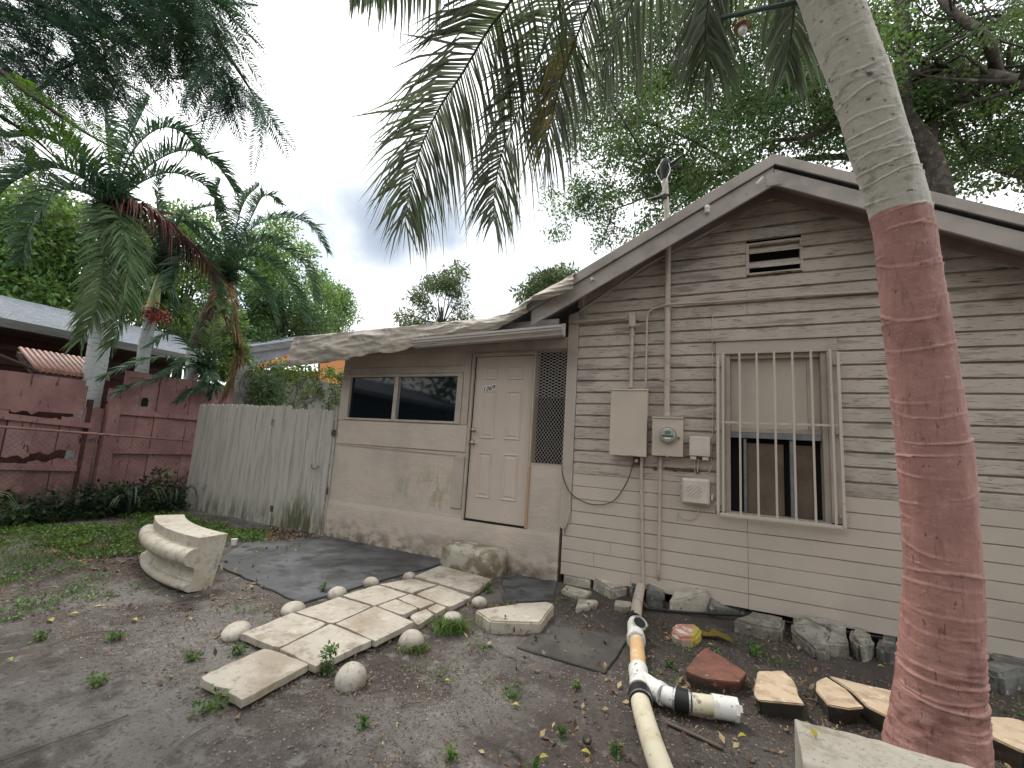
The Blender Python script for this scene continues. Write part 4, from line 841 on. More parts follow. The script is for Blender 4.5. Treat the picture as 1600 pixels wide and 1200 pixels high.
# ================================================================ DRAIN PIPE
dp = thing('drain_pipe', 'white plastic drain pipe with side branch lying on the dirt to the wall', 'drain pipe', G(1000, 1010, 0))
zc = .065
def pg(px, py, z=zc): return G(px, py, z)
k0, k1, k2 = np.array([W(1001, 918, -.0)[0], .02, .11]), pg(996, 940, .09), pg(993, 966, .075)
r = .050
MB().tube([k0, k1, k2], r*.92, 18).build('pipe_section', 'pvcB', dp, 'angle')
a, bq = pg(992, 972), pg(994, 1002)
MB().tube([a, a+(bq-a)*.15, a+(bq-a)*.16, a+(bq-a)*.8, a+(bq-a)*.81, bq], [r*1.02, r*1.02, r*1.22, r*1.2, r*1.34, r*1.34], 20).build('cleanout_fitting', 'pvcW', dp, 'angle')
mid = a+(bq-a)*.45; nn = unit(CP-mid)*.25+np.array([.35, -.1, .7]); nn = unit(nn)
MB().tube([mid, mid+nn*.085], r*1.0, 18).build('cleanout_neck', 'pvcW', dp, 'angle')
MB().tube([mid+nn*.075, mid+nn*.095], [r*1.18, r*1.18], 18, False).build('cleanout_rim', 'pvcW', dp)
MB().tube([mid+nn*.086, mid+nn*.088], r*.93, 18).build('cleanout_hole', 'rubber', dp)
MB().tube([pg(991, 964), pg(992, 970)], r*1.1, 18).build('rubber_band', 'rubber', dp, 'angle')
MB().tube([pg(995, 1003), pg(998, 1050)], r, 20).build('pipe_section', 'pvcO', dp, 'angle')
a, bq = pg(997, 1046), pg(1000, 1082)
MB().tube([a, a+(bq-a)*.2, a+(bq-a)*.22, bq], [r*1.2, r*1.2, r*1.1, r*1.15], 20).build('wye_fitting', 'pvcW', dp, 'angle')
br0, br1 = pg(1003, 1062), pg(1037, 1086)
MB().tube([br0, br0+(br1-br0)*.5, br1+(br0-br1)*.28, br1+(br0-br1)*.27, br1], [r*1.0, r*1.0, r*1.02, r*1.15, r*1.15], 20).build('wye_branch', 'pvcW', dp, 'angle')
MB().tube([pg(999, 1080), pg(1001, 1098)], r*1.24, 20).build('rubber_coupling', 'rubber', dp, 'angle')
for q in ((999, 1081, 999.4, 1083), (1001, 1095, 1001.3, 1097)): MB().tube([pg(q[0], q[1]), pg(q[2], q[3])], r*1.28, 20).build('clamp_band', 'steel', dp)
MB().tube(catmull([pg(1000, 1095), pg(1008, 1125), pg(1022, 1170), pg(1042, 1225), pg(1065, 1290)], 12), r*1.04, 22).build('pipe_section', 'pvc', dp, 'angle')
MB().tube([pg(1036, 1085), pg(1056, 1092)], r, 20).build('pipe_section', 'pvcW', dp, 'angle')
MB().tube([pg(1052, 1090.5), pg(1080, 1098)], r*1.22, 20).build('rubber_coupling', 'rubber', dp, 'angle')
for q in ((1054, 1091, 1057, 1092), (1075, 1097, 1078, 1097.6)): MB().tube([pg(q[0], q[1]), pg(q[2], q[3])], r*1.26, 20).build('clamp_band', 'steel', dp)
MB().tube([pg(1079, 1098), pg(1117, 1103)], r, 20).build('pipe_section', 'pvc', dp, 'angle')
MB().tube([pg(1113, 1102.5), pg(1146, 1108)], r*1.17, 20).build('pipe_adapter', 'pvcW', dp, 'angle')
MB().tube([pg(1146, 1108), pg(1152, 1109)], r*1.25, 8).build('pipe_cap', 'pvcW', dp)
MB().tube([pg(1152, 1109), pg(1159, 1110)], r*.5, 4).build('cap_plug', 'pvcW', dp)
# black hose along the foot of the siding
tubeobj('garden_hose', catmull([G(1005, 950, .02), G(1060, 956, .015), G(1110, 959, .02), W(1165, 962, -.06), W(1200, 967, -.045), W(1300, 984, -.042), W(1405, 1001, -.042), W(1600, 1036, -.042)], 60), .012, 'rubber', 'black hose lying along the foot of the siding over the stones', 'hose')
tubeobj('short_pipe', [G(1003, 937, .04), G(1010, 950, .02)], .012, 'rockR', 'short dark red pipe stub beside the top of the drain pipe', 'pipe')
# cup and scraps
o = MB().lathe(G(365, 852, 0), [(.026, 0), (.038, .07), (.04, .075), (.036, .073), (.025, .005)], 14).build('foam_cup', 'cup', None, 'angle'); tag(o, 'small white foam cup on the ground beyond the carved stone', 'cup')

# ================================================================ PICKET FENCE
pf_ = thing('picket_fence', 'grey-white dog-eared picket fence closing the gap left of the lean-to', 'fence', (-6.9, 0, 0))
def picket_mesh(h):
    x = .066; poly = [(-x, 0, 0), (x, 0, 0), (x, 0, h-.045), (x*.8, 0, h-.015), (x*.45, 0, h), (-x*.45, 0, h), (-x*.8, 0, h-.015), (-x, 0, h-.045)]
    return poly
rp2 = random.Random(4); n = 25; xa, xb = -8.60, -5.26
for i in range(n):
    x = xa+(xb-xa)*(i+.5)/n; h = (1.845 if i < 18 else 1.80)+rp2.uniform(-.008, .008); j = rp2.uniform(-.006, .006); z0 = .0+rp2.uniform(-.01, .01)
    lean = rp2.uniform(-.004, .004)
    poly = [(p[0]*1.0+x+lean*p[2], 0, p[2]+(z0 if p[2] == 0 else 0)) for p in picket_mesh(h)]
    MB().prism(poly, (0, -.03+j, 0), (0, -.012+j, 0)).build('picket', 'picket', pf_)
for z in (.35, 1.0, 1.55): MB().box(xa+.02, xb-.02, -.003, .035, z, z+.09).build('fence_rail', 'picket', pf_)
for x in (-8.62, -6.42): MB().box(x-.045, x+.045, .036, .125, -.1, 1.74).build('fence_post', 'picket', pf_)
MB().box(-5.235, -5.205, -.02, .03, .05, 1.79).build('fence_post', 'picket', pf_)
for z in (1.46, .62): MB().lathe((-5.222, -.03, z), [(.012, -.05), (.012, .05)], 8).build('hinge', 'rust', pf_)
MB().box(-5.26, -5.19, -.05, -.03, 1.42, 1.50).build('latch', 'rust', pf_)
MB().tube(catmull([(-5.60, -.03, .97), (-5.56, -.06, .93), (-5.50, -.06, .91), (-5.44, -.035, .96)], 14), .006, 6).build('pull_handle', 'rust', pf_)
MB().tube([(-6.62, -.036, 1.52), (-6.60, -.04, 1.62), (-6.56, -.04, 1.62), (-6.57, -.036, 1.52)], .008, 6).build('hook', 'picket', pf_)
MB().box(-6.37, -6.31, -.04, -.033, .2, .29).build('fence_bracket', 'rust', pf_)

# ================================================================ PINK FENCE, CHAIN LINK, WALL
pk = thing('pink_fence', 'broken dark pink board fence along the left side of the yard', 'fence', (-9.2, -1.5, 0))
XF = -9.2
def plank(y0, y1, zb, zt, dx=0, jag=None, zt2=None):
    """vertical board with optional torn lower/upper edge"""
    rr = random.Random(int(y0*1000)); w = y1-y0
    bt = [(XF+dx, y0+w*k/5, zb(k/5) if callable(zb) else zb) for k in range(6)]
    tp = [(XF+dx, y0+w*k/5, zt(k/5) if callable(zt) else zt) for k in range(6)][::-1]
    MB().prism(bt+tp, (-.02, 0, 0), (0, 0, 0)).build('fence_board', 'pink', pk)
rr = random.Random(8)
ys = [-3.9, -3.6, -3.32, -3.03, -2.76, -2.49, -2.22, -1.93, -1.66, -1.40, -1.13, -.86]
for i in range(len(ys)-1):
    y0, y1 = ys[i]+.004, ys[i+1]-.006; dx = rr.uniform(-.02, .01)
    def jagf(base, amp, s): return lambda u: base+amp*(random.Random(int(s*77+u*10)).random()-.5)
    if i >= 9:   # gap boards lower, behind the post
        plank(y0, y1, .12, jagf(1.05+.1*(i-9), .05, i), dx-.02); plank(y0, y1, jagf(1.14+.1*(i-9), .05, i), jagf(1.62+.07*(i-9), .04, i+3), dx-.03)
        plank(y0, y1, jagf(1.76, .03, i+5), 1.97, dx-.03) if i == 10 else None
    elif i >= 6:
        plank(y0, y1, .12, jagf(.72+.05*(i-6), .05, i), dx); plank(y0, y1, jagf(.83+.06*(i-6), .05, i), jagf(1.36+.05*(i-6), .05, i+2), dx+.01); plank(y0, y1, jagf(1.47+.05*(i-6), .05, i), 2.02-.03*(i-6), dx-.015)
    else: plank(y0, y1, .1, 2.03, dx)
MB().box(XF-.05, XF+.0, -3.9, -1.45, 1.50, 2.04).build('fence_sheet', 'pink', pk)
MB().prism([(XF, -3.9, 1.46), (XF, -1.30, 1.29), (XF, -1.30, 1.37), (XF, -3.9, 1.56)], (.001, 0, 0), (.06, 0, 0)).build('fence_rail', 'pink', pk)
MB().prism([(XF, -3.9, .74), (XF, -1.38, .62), (XF, -1.38, .70), (XF, -3.9, .84)], (.001, 0, 0), (.06, 0, 0)).build('fence_rail', 'pink', pk)
MB().box(XF, XF+.09, -1.13, -.97, .2, 1.80).build('fence_post', 'pink', pk, bevel=.006, seg=1)
MB().box(XF-.1, XF-.02, -1.36, -1.30, .1, 1.75).build('fence_post', 'redwall', pk)
y = -.96; i = 0
while y < .9:
    plank(y+.004, y+.265, .12, 2.30+.0*i, rr.uniform(-.015, .005)); y += .27; i += 1
for z in (.90, 1.55): MB().box(XF+.001, XF+.05, -.955, .9, z, z+.085).build('fence_rail', 'pink', pk)
MB().prism([(XF, -.66, 1.72), (XF, -.56, 1.72), (XF, -.56, 1.83), (XF, -.58, 1.87), (XF, -.64, 1.87), (XF, -.66, 1.83)], (.002, 0, 0), (.006, 0, 0)).build('fence_knothole', 'dark', pk)

cf = thing('chain_link_fence', 'low chain-link fence with a pink top rail in front of the pink boards', 'fence', (-8.8, -1.5, 0))
MB().tube([(-8.8, -3.9, 1.31), (-8.8, -.02, 1.165)], .017, 8).build('top_rail', 'pink', cf, True)
for y in (-1.34, -3.6): MB().tube([(-8.8, y, -.05), (-8.8, y, 1.32)], .014, 8).build('fence_post', 'rust', cf, True)
mb = MB(); st = .075
for k in range(int(3.9/st)+18):
    for s_ in (1, -1):
        ya = -3.9-1.2+k*st if s_ > 0 else -3.9+k*st; p0 = [ya, .06]; p1 = [ya+s_*1.15, 1.2]
        a, b2 = np.array(p0, float), np.array(p1, float)
        lo, hi = -3.85, -.05
        def clipt(v): return (v-a[0])/(b2[0]-a[0])
        t0, t1 = sorted((clipt(lo), clipt(hi))); t0, t1 = max(0, t0), min(1, t1)
        if t1-t0 < .03: continue
        q0, q1 = a+(b2-a)*t0, a+(b2-a)*t1
        mb.tube([(-8.8+.003*s_, q0[0], q0[1]), (-8.8+.003*s_, q1[0], q1[1])], .0015, 3, False)
tag(mb.build('chain_mesh', 'rust', cf), kind='stuff')

cw = wall_mesh('boundary_wall', 'concrete', 0, 1, 0, 1, [], .1, None, .5) if False else None
bm = MB()
ysw = np.linspace(.92, 9, 60)
for k in range(59):
    pass
tops = [2.78+.06*(float(fbm(y*1.3, 3, 3))-.5) for y in ysw]
poly = [(XF-.02, .92, -.1), (XF-.02, 9, -.1)]+[(XF-.02, y, z) for y, z in list(zip(ysw, tops))[::-1]]
o = MB().prism(poly, (-.18, 0, 0), (0, 0, 0)).build('boundary_wall', 'concrete', None); tag(o, 'old stained concrete wall with vines behind the picket fence', 'wall')

# ================================================================ NEIGHBOUR HOUSES
nb = thing('neighbor_house', 'low dark house with grey shingle roof beyond the pink fence', 'house', (-12, -2, 0))
EX, RX, ez, rz, y0, y1 = -10.95, -14.3, 3.02, 4.0, -14, 2.35
ncs = 22
for k in range(ncs):   # shingle courses
    u0, u1 = k/ncs, (k+1)/ncs; xa_, xb_ = EX+(RX-EX)*u0, EX+(RX-EX)*u1; za_, zb_ = ez+(rz-ez)*u0, ez+(rz-ez)*u1
    yr = 1.35+(y1-1.35)*u0
    MB().prism([(xa_, 0, za_+.012), (xb_, 0, zb_+.002), (xb_, 0, zb_-.02), (xa_, 0, za_-.02)], (0, y0, 0), (0, yr, 0)).build('shingle_course', 'shingle', nb)
MB().prism([(RX, 0, rz), (RX-3.3, 0, ez), (RX-3.3, 0, ez-.05), (RX, 0, rz-.05)], (0, y0, 0), (0, y1, 0)).build('roof', 'shingle', nb)
MB().prism([(EX+.01, 0, ez), (EX+.01, 0, ez-.14), (EX-.04, 0, ez-.14), (EX-.04, 0, ez-.02)], (0, y0, 0), (0, 1.36, 0)).build('fascia', 'fascia', nb)
MB().prism([(EX-.05, 0, ez-.12), (EX-1.2, 0, ez-.10), (EX-1.2, 0, ez-.16), (EX-.05, 0, ez-.16)], (0, y0, 0), (0, 1.3, 0)).build('soffit', 'eaves', nb)
MB().box(-12.4, -12.15, y0, 1.2, -.1, 2.9).build('wall', 'redwall', nb)
for z in (2.62, 2.35): MB().box(-12.14, -12.08, y0, 1.1, z, z+.1).build('wall_board', 'eaves', nb)
aw = thing('tiled_awning', 'small brown barrel-tile awning over the broken pink fence', 'awning', (-9.9, -1.9, 2.1))
A0, A1 = XP(55, 560, -9.75), XP(150, 578, -9.75)
yy = np.linspace(A0[1], A1[1]+.2, 14)
for k in range(13):
    ya, yb = yy[k], yy[k+1]; rdd = (yb-ya)/2; vs = []; ns = 7
    for q, (x, z) in enumerate(((-9.70, 2.10), (-9.72, 2.17), (-10.5, 2.52))):
        for j in range(ns+1):
            t_ = math.pi*j/ns; vs.append((x, (ya+yb)/2-rdd*math.cos(t_), z+rdd*.8*math.sin(t_)))
    fs = [(q*(ns+1)+j, q*(ns+1)+j+1, (q+1)*(ns+1)+j+1, (q+1)*(ns+1)+j) for q in range(2) for j in range(ns)]
    MB().add(vs, fs).build('roof_tile', 'tile', aw, True)
MB().prism([(-9.74, 0, 2.05), (-9.74, 0, 2.12), (-10.5, 0, 2.46), (-10.5, 0, 2.38)], (0, A0[1], 0), (0, A1[1]+.2, 0)).build('awning_board', 'eaves', aw)
MB().tube([(-9.7, A0[1]-.5, 2.32), (-9.72, A0[1]+.05, 2.13)], .03, 6).build('awning_beam', 'eaves', aw)

rh = thing('rear_house', 'grey-roofed house with orange trim behind the boundary wall', 'house', (-13, 5, 0))
def XQ(px, py): p = XP(px, py, -13); return (p[1], p[2])
def xprism(name, pts, m, x0=-13, x1=-13.05): MB().prism([(0, a, b) for a, b in pts], (x0, 0, 0), (x1, 0, 0)).build(name, m, rh)
e0, e1 = XQ(384, 542), XQ(520, 522); f0, f1 = XQ(384, 552), XQ(520, 533)
xprism('roof_edge', [e0, e1, f1, f0], 'fascia', -12.9, -12.95)
MB().prism([(0, e0[0], e0[1]+.02), (0, e1[0], e1[1]+.02), (0, e1[0], e1[1]-.02), (0, e0[0], e0[1]-.02)], (-12.88, 0, 0), (-19, 0, 0)).build('roof', 'shingle', rh)
g0_, g1_ = XQ(404, 572), XQ(520, 533)
xprism('gable_board', [f0, f1, (f1[0], f1[1]-.8), (f0[0]+.3, f0[1]-.45)], 'greysiding', -13.0, -13.1)
o0, o1, o2, o3 = XQ(400, 571), XQ(520, 531), XQ(520, 540), XQ(400, 577)
xprism('orange_trim', [o0, o1, o2, o3], 'orange', -12.94, -12.99)
xprism('wall', [(f0[0]+.2, -.1), (12, -.1), (12, o2[1]-.1), (f0[0]+.2, o3[1]-.05)], 'redwall', -13.11, -13.3)
xprism('orange_wall', [XQ(500, 560), XQ(560, 545), XQ(560, 600), XQ(500, 600)], 'orange', -13.0, -13.1)

# ================================================================ LAMP
lm = thing('yard_lamp', 'bare bulb in a small cone shade hanging from a green pipe arm', 'lamp', W(1160, 40, -2.2))
la, lb, lc = W(1127, 28, -2.2), W(1190, 14, -2.25), W(1262, 1, -2.3)
MB().tube([la, lb, lc], .014, 8).build('arm', 'greenpipe', lm, True)
lp = W(1160, 42, -2.2); MB().lathe(lp, [(.045, .0), (.052, -.004), (.022, .035), (.018, .06), (.006, .065)], 20).build('lamp_shade', 'lampS', lm, 'angle')
MB().lathe(lp, [(.004, -.052), (.018, -.046), (.026, -.028), (.024, -.01), (.014, .012)], 16).build('bulb', 'bulb', lm, True)
MB().tube([lp+(0, 0, .06), lp+(0, 0, .09)], .008, 8).build('socket', 'rubber', lm)
# ================================================================ FOLIAGE HELPERS
def norm(a): return a/(np.linalg.norm(a, axis=-1, keepdims=True)+1e-9)
def leafcloud(cen, rad, n, size, asp=.42, seed=0, droop=.3, flatn=.5):
    """n leaves (kites) scattered in blobs: cen (k,3), rad (k,3)"""
    r = np.random.RandomState(seed); cen = np.asarray(cen, float); rad = np.asarray(rad, float)
    vol = np.prod(rad, 1)**.67; k = r.choice(len(cen), n, p=vol/vol.sum())
    d = norm(r.randn(n, 3)); rr_ = r.rand(n, 1)**.45
    c = cen[k]+d*rr_*rad[k]
    ax = norm(d*.5+r.randn(n, 3)*.7+np.array([0, 0, -droop])); nm = norm(r.randn(n, 3)*(1-flatn)+np.array([0, 0, flatn]))
    s_ = norm(np.cross(ax, nm)); L = size*(.6+.7*r.rand(n, 1))
    nn = np.cross(s_, ax)
    v = np.stack([c, c+ax*L*.45+s_*L*asp*.5+nn*L*.06, c+ax*L, c+ax*L*.45-s_*L*asp*.5+nn*L*.06], 1).reshape(-1, 3)
    return v, np.arange(n*4).reshape(-1, 4)
def merge(parts):
    V, Fc, o = [], [], 0
    for v, f in parts: V.append(v); Fc.append(f+o); o += len(v)
    return np.concatenate(V), np.concatenate(Fc)
def tube_np(pts, r0_, r1_, n=6):
    m = MB(); rs_ = np.linspace(r0_, r1_, len(pts)); m.tube(pts, list(rs_), n, False); return np.array(m.v), np.array(m.f)
def frond_np(path, Lf, npairs, width, fwd=.6, droop=.35, vee=.15, rnd=.12, seed=0, start=.12, rr0=.018, onesided=0, twist=.3):
    r = np.random.RandomState(seed); m = 60; C = catmull(path, m); T = norm(np.gradient(C, axis=0)); V = []; Fc = []
    upv = np.array([0, 0, 1.]); o = 0
    for s_ in (1, -1):
        if onesided and s_ != onesided: continue
        t = start+(1-start)*np.sort(np.clip((np.arange(npairs)+r.rand(npairs)*.7)/npairs, 0, .999)); x = t*(m-1); i = x.astype(int); fr = (x-i)[:, None]; i2 = np.minimum(i+1, m-1)
        P = C[i]*(1-fr)+C[i2]*fr; Tt = norm(T[i]*(1-fr)+T[i2]*fr); side = norm(np.cross(Tt, upv)+1e-4)*s_
        un = norm(np.cross(side, Tt))*s_
        un = np.where(un[:, 2:3] < 0, -un, un)
        f_ = fwd+(1-fwd)*.75*t[:, None]**3+r.randn(npairs, 1)*rnd*.6
        d = norm(side*np.cos(f_)+Tt*np.sin(f_)+un*(vee+r.randn(npairs, 1)*rnd))
        L = np.array([Lf(q) for q in t])[:, None]*(1+r.randn(npairs, 1)*rnd*.8)
        w = norm(Tt-d*(Tt*d).sum(1, keepdims=True)); nrm_ = np.cross(d, w); w = norm(w+nrm_*twist*r.randn(npairs, 1))
        rows = []
        dr = droop*(1+r.randn(npairs, 1)*.35)
        for q, ws in ((0, .55), (.3, 1), (.65, .8), (1, .06)):
            c = P+d*L*q*(1-dr*.25*q)+np.array([0, 0, -1.])*dr*L*q**2; rows += [c-w*width*ws*.5, c+w*width*ws*.5]
        A = np.stack(rows, 1); V.append(A.reshape(-1, 3)); b = np.arange(npairs)[:, None]*8
        for k in range(3): Fc.append(np.concatenate([b+2*k, b+2*k+1, b+2*k+3, b+2*k+2], 1)+o)
        o += npairs*8
    v, f = tube_np(C, rr0, rr0*.15, 5); V.append(v); Fc.append(f+o)
    return np.concatenate(V), np.concatenate(Fc)
def fern_np(p0, d, L, npin, pl, pw, seed):
    """one feathery leaf: midrib with two rows of comb-like pinnae, lying in a drooping plane"""
    r = np.random.RandomState(seed)
def ferns(P, D, L, npin=16, pl=.16, pw=.02, seed=0, droop=.35):
    """many feathery leaves at once. P (n,3) bases, D (n,3) directions, L lengths"""
    r = np.random.RandomState(seed); n = len(P); D = norm(D); side = norm(np.cross(D, np.array([0, 0, 1.])+r.randn(n, 3)*.25)); nm = np.cross(side, D)
    V = []; t = (np.arange(npin)+.7)/npin
    for s_ in (1, -1):
        q = t[None, :, None]; base = P[:, None]+D[:, None]*L[:, None, None]*q+np.array([0, 0, -1.])*droop*L[:, None, None]*q**2
        ln = (L[:, None, None]*pl)*(np.sin(np.pi*(.12+.86*q))**.6)
        dd = norm(side[:, None]*s_*.92+D[:, None]*.45+nm[:, None]*.1+r.randn(n, npin, 3)*.08-np.array([0, 0, .15])); w = norm(D[:, None]+r.randn(n, npin, 3)*.15)*pw*.5*L[:, None, None]
        V.append(np.stack([base-w*.6, base+dd*ln*.5-w, base+dd*ln, base+dd*ln*.5+w], 2).reshape(-1, 3))
    # midribs as thin kites
    w = side*.004; e = P+D*L[:, None]*.55+np.array([0, 0, -1.])*droop*L[:, None]*.3; e2 = P+D*L[:, None]+np.array([0, 0, -1.])*droop*L[:, None]
    V.append(np.stack([P, e-w, e2, e+w], 1).reshape(-1, 3))
    V = np.concatenate(V); return V, np.arange(len(V)).reshape(-1, 4)

# ================================================================ COCONUT PALM
cp = thing('coconut_palm', 'tall leaning palm with pink painted trunk, white above, long drooping fronds', 'palm tree', G(1465, 1180))
TP = [((1462, 1200), -1.66, 196), ((1464, 1150), -1.67, 172), ((1468, 1060), -1.69, 148), ((1471, 900), -1.75, 131), ((1464, 760), -1.80, 126), ((1449, 640), -1.86, 121), ((1430, 500), -1.95, 110), ((1409, 350), -2.05, 101), ((1380, 250), -2.12, 98), ((1350, 150), -2.2, 97), ((1302, 15), -2.32, 93), ((1268, -70), -2.42, 90), ((1220, -170), -2.55, 82)]
tpts = [W(*p, Y) for p, Y, w in TP]; trad = [w/2*depth(W(*p, Y))/F*math.cos(math.atan((p[0]-800)/F))*.985 for p, Y, w in TP]
tpts = [G(1468, 1205, -.12)*[1, 1, 1]]+tpts; tpts[0] = np.array([tpts[1][0], tpts[1][1], -.15]); trad = [trad[0]*1.08]+trad
NS = 900; C = catmull(tpts, NS); rad = np.interp(np.linspace(0, 1, NS), np.linspace(0, 1, len(trad)), trad)
sl = np.concatenate([[0], np.cumsum(np.linalg.norm(np.diff(C, axis=0), axis=1))]); NA = 72; an = np.linspace(0, 2*np.pi, NA, endpoint=False)
S, A = np.meshgrid(sl, an, indexing='ij'); D = np.zeros_like(S); rj = np.random.RandomState(2); s0 = .35
while s0 < sl[-1]:
    a1, a2, p1, p2 = rj.uniform(.008, .035), rj.uniform(0, .014), rj.uniform(-.6, .6)+np.pi*(rj.rand() < .3), rj.uniform(0, 6.3)
    h_ = S-(s0+a1*np.sin(A+p1)+a2*np.sin(2*A+p2)+.006*(fbm(A*3+s0*9, A*0+s0, 2)-.5)); am = rj.uniform(.35, .95)*(.8 if s0 > 2.75 else 1)
    am = 1.25*am*np.clip(.45+.8*np.sin(A*1.0+rj.uniform(0, 6.3))+.5*(fbm(A*2+s0*31, A*0+s0*3, 2)-.4), .12, 1.15); D += am*(.0062*np.exp(-(h_/.0045)**2)+np.where(h_ < 0, .0042*np.exp(h_/.04), -.0030*np.exp(-h_/.018)))
    s0 += (rj.uniform(.028, .07) if s0 > 2.75 else rj.uniform(.045, .095)) if s0 > .9 else rj.uniform(.022, .045)
low = np.clip((.75-S)/.6, 0, 1); D += low*.022*(fbm(A*4, S*26, 3)-.5)+.016*(fbm(A*2.2, S*3.0, 3)-.5)+.006*(fbm(A*14, S*7, 3)-.5)
D += np.where(fbm(A*7+3, S*9, 2) > .70, -.006, 0)
T = norm(np.gradient(C, axis=0)); xa_ = norm(np.array([1., 0, 0])-T*T[:, :1]); ya_ = np.cross(T, xa_)
V = C[:, None]+(rad[:, None]+D)[..., None]*(np.cos(A)[..., None]*xa_[:, None]+np.sin(A)[..., None]*ya_[:, None])
I = np.arange(NS*NA).reshape(NS, NA); f = np.stack([I[:-1], np.roll(I, -1, 1)[:-1], np.roll(I, -1, 1)[1:], I[1:]], -1).reshape(-1, 4)
zb = W(1409, 338, -2.05)[2]
M['trunkP'] = mat('painted_palm_trunk', (.40, .215, .185), [dict(c=(.33, .17, .145), s=5, lo=.42, hi=.62, f=.8), dict(c=(.45, .27, .235), s=13, lo=.55, hi=.66, f=.5),
    dict(c=(.09, .045, .035), s=26, st=(1.4, 1.4, .5), lo=.63, hi=.68, f=.7), dict(c=(.22, .12, .10), s=38, st=(1, 1, .10), lo=.55, hi=.68, f=.6), dict(c=(.55, .38, .34), s=24, st=(1, 1, 2.5), lo=.62, hi=.70, f=.6), dict(c=(.17, .075, .06), s=7, st=(1, 1, 2.2), lo=.5, hi=.66, f=.7, z=(1.0, .35)),
    dict(c=(.50, .47, .41), s=6, st=(1, 1, .2), lo=.0, hi=.02, z=(zb-.004, zb+.004)), dict(c=(.25, .23, .19), s=9, st=(1, 1, 2.2), lo=.52, hi=.66, f=.7, z=(zb, zb+.05)), dict(c=(.07, .065, .05), s=17, st=(1, 1, 1.6), lo=.61, hi=.67, f=.85, z=(zb+.01, zb+.05)),
    dict(c=(.055, .05, .042), s=6, lo=.0, hi=.02, z=(4.12, 4.16))],
    [dict(s=36, st=(1, 1, .12), k=.7, dist=.006), dict(s=14, st=(1, 1, 1.2), k=.6, dist=.012), dict(s=90, k=.5, dist=.003)], rough=.72)
mk('trunk', V.reshape(-1, 3), f, 'trunkP', cp, True)
crown = tpts[-1]
cocoL = lambda a: (lambda t: a*(.35+.65*math.sin(math.pi*min(1, .18+.86*t))**.7))
def coco(path, L, n, m='coco', seed=0, w=.035, **k):
    v, f_ = frond_np(path, cocoL(L), n, w, seed=seed, **k); return mk('frond', v, f_, m, cp)
# fronds: anchor points follow the ribs seen in the photograph, each at its own distance
def wp(l): return [W(x, y, Y) for x, y, Y in l]
coco([crown]+wp([(1080, -300, -2.6), (900, -160, -2.45), (799, 0, -2.3), (764, 45, -2.25), (722, 115, -2.2), (687, 168, -2.15), (659, 227, -2.12), (641, 290, -2.1), (633, 352, -2.1)]), .82, 125, seed=1, w=.021, fwd=.38, droop=.65, vee=-.05, rnd=.10, start=.25)
coco([crown]+wp([(1080, -280, -2.3), (950, -150, -2.0), (876, 0, -1.8), (848, 75, -1.75), (820, 150, -1.7), (788, 227, -1.68), (774, 290, -1.66), (771, 345, -1.66)]), .76, 115, seed=2, w=.021, fwd=.42, droop=.62, vee=-.05, rnd=.10, start=.25)
coco([crown]+wp([(1120, -250, -2.2), (1010, -140, -1.9), (935, -20, -1.7), (900, 60, -1.6), (876, 130, -1.55), (858, 200, -1.5), (850, 262, -1.5)]), .68, 80, seed=3, w=.021, fwd=.45, droop=.7, vee=-.05, rnd=.1, start=.25)
v, f_ = frond_np(wp([(900, 60, -1.62), (876, 130, -1.57), (860, 195, -1.52)]), lambda t: .55*(1-.3*t), 22, .034, seed=33, fwd=.6, droop=.9, vee=-.05, start=.0, onesided=-1); mk('yellow_leaflets', v, f_, 'cocoY', cp)
coco([crown]+wp([(1170, -220, -2.0), (1090, -150, -1.8), (1030, -60, -1.7), (990, 0, -1.65), (960, 60, -1.6), (945, 110, -1.6)]), .6, 60, seed=4, w=.022, fwd=.5, droop=.95, vee=-.1, start=.25)
coco([crown]+wp([(1190, -170, -2.3), (1150, -120, -2.15), (1118, -50, -2.1), (1105, 20, -2.05), (1103, 80, -2.0), (1112, 140, -2.0)]), .5, 80, seed=5, w=.022, fwd=.85, droop=.6, vee=-.05, start=.25)
coco([crown]+wp([(1215, -130, -2.0), (1228, -60, -1.8), (1240, 0, -1.7), (1236, 60, -1.65), (1228, 110, -1.6)]), .45, 60, seed=6, w=.02, fwd=.85, droop=.7, vee=-.05, start=.3)
coco([crown]+wp([(980, -380, -3.0), (780, -220, -2.9), (680, -90, -2.8), (610, -35, -2.7), (548, -8, -2.65)]), .36, 90, seed=7, w=.022, fwd=.5, droop=1.1, vee=-.1, start=.3)
for k, (az, el) in enumerate(((262, .4), (290, .35), (318, .5))):   # the part of the crown above the frame
    a = R(az); dv = np.array([math.cos(a), math.sin(a), 0]); Lf = 3.6
    coco([crown, crown+dv*Lf*.3+(0, 0, Lf*.3*el+.5), crown+dv*Lf*.65+(0, 0, .9), crown+dv*Lf*.9+(0, 0, .3), crown+dv*Lf*1.0+(0, 0, -.7)], .7, 60, seed=20+k, w=.036, droop=.8, vee=-.05)
MB().lathe(crown+(0, 0, -.1), [(.17, 0), (.22, .15), (.16, .45), (.05, .7)], 14).build('crown_base', 'bark', cp, True)

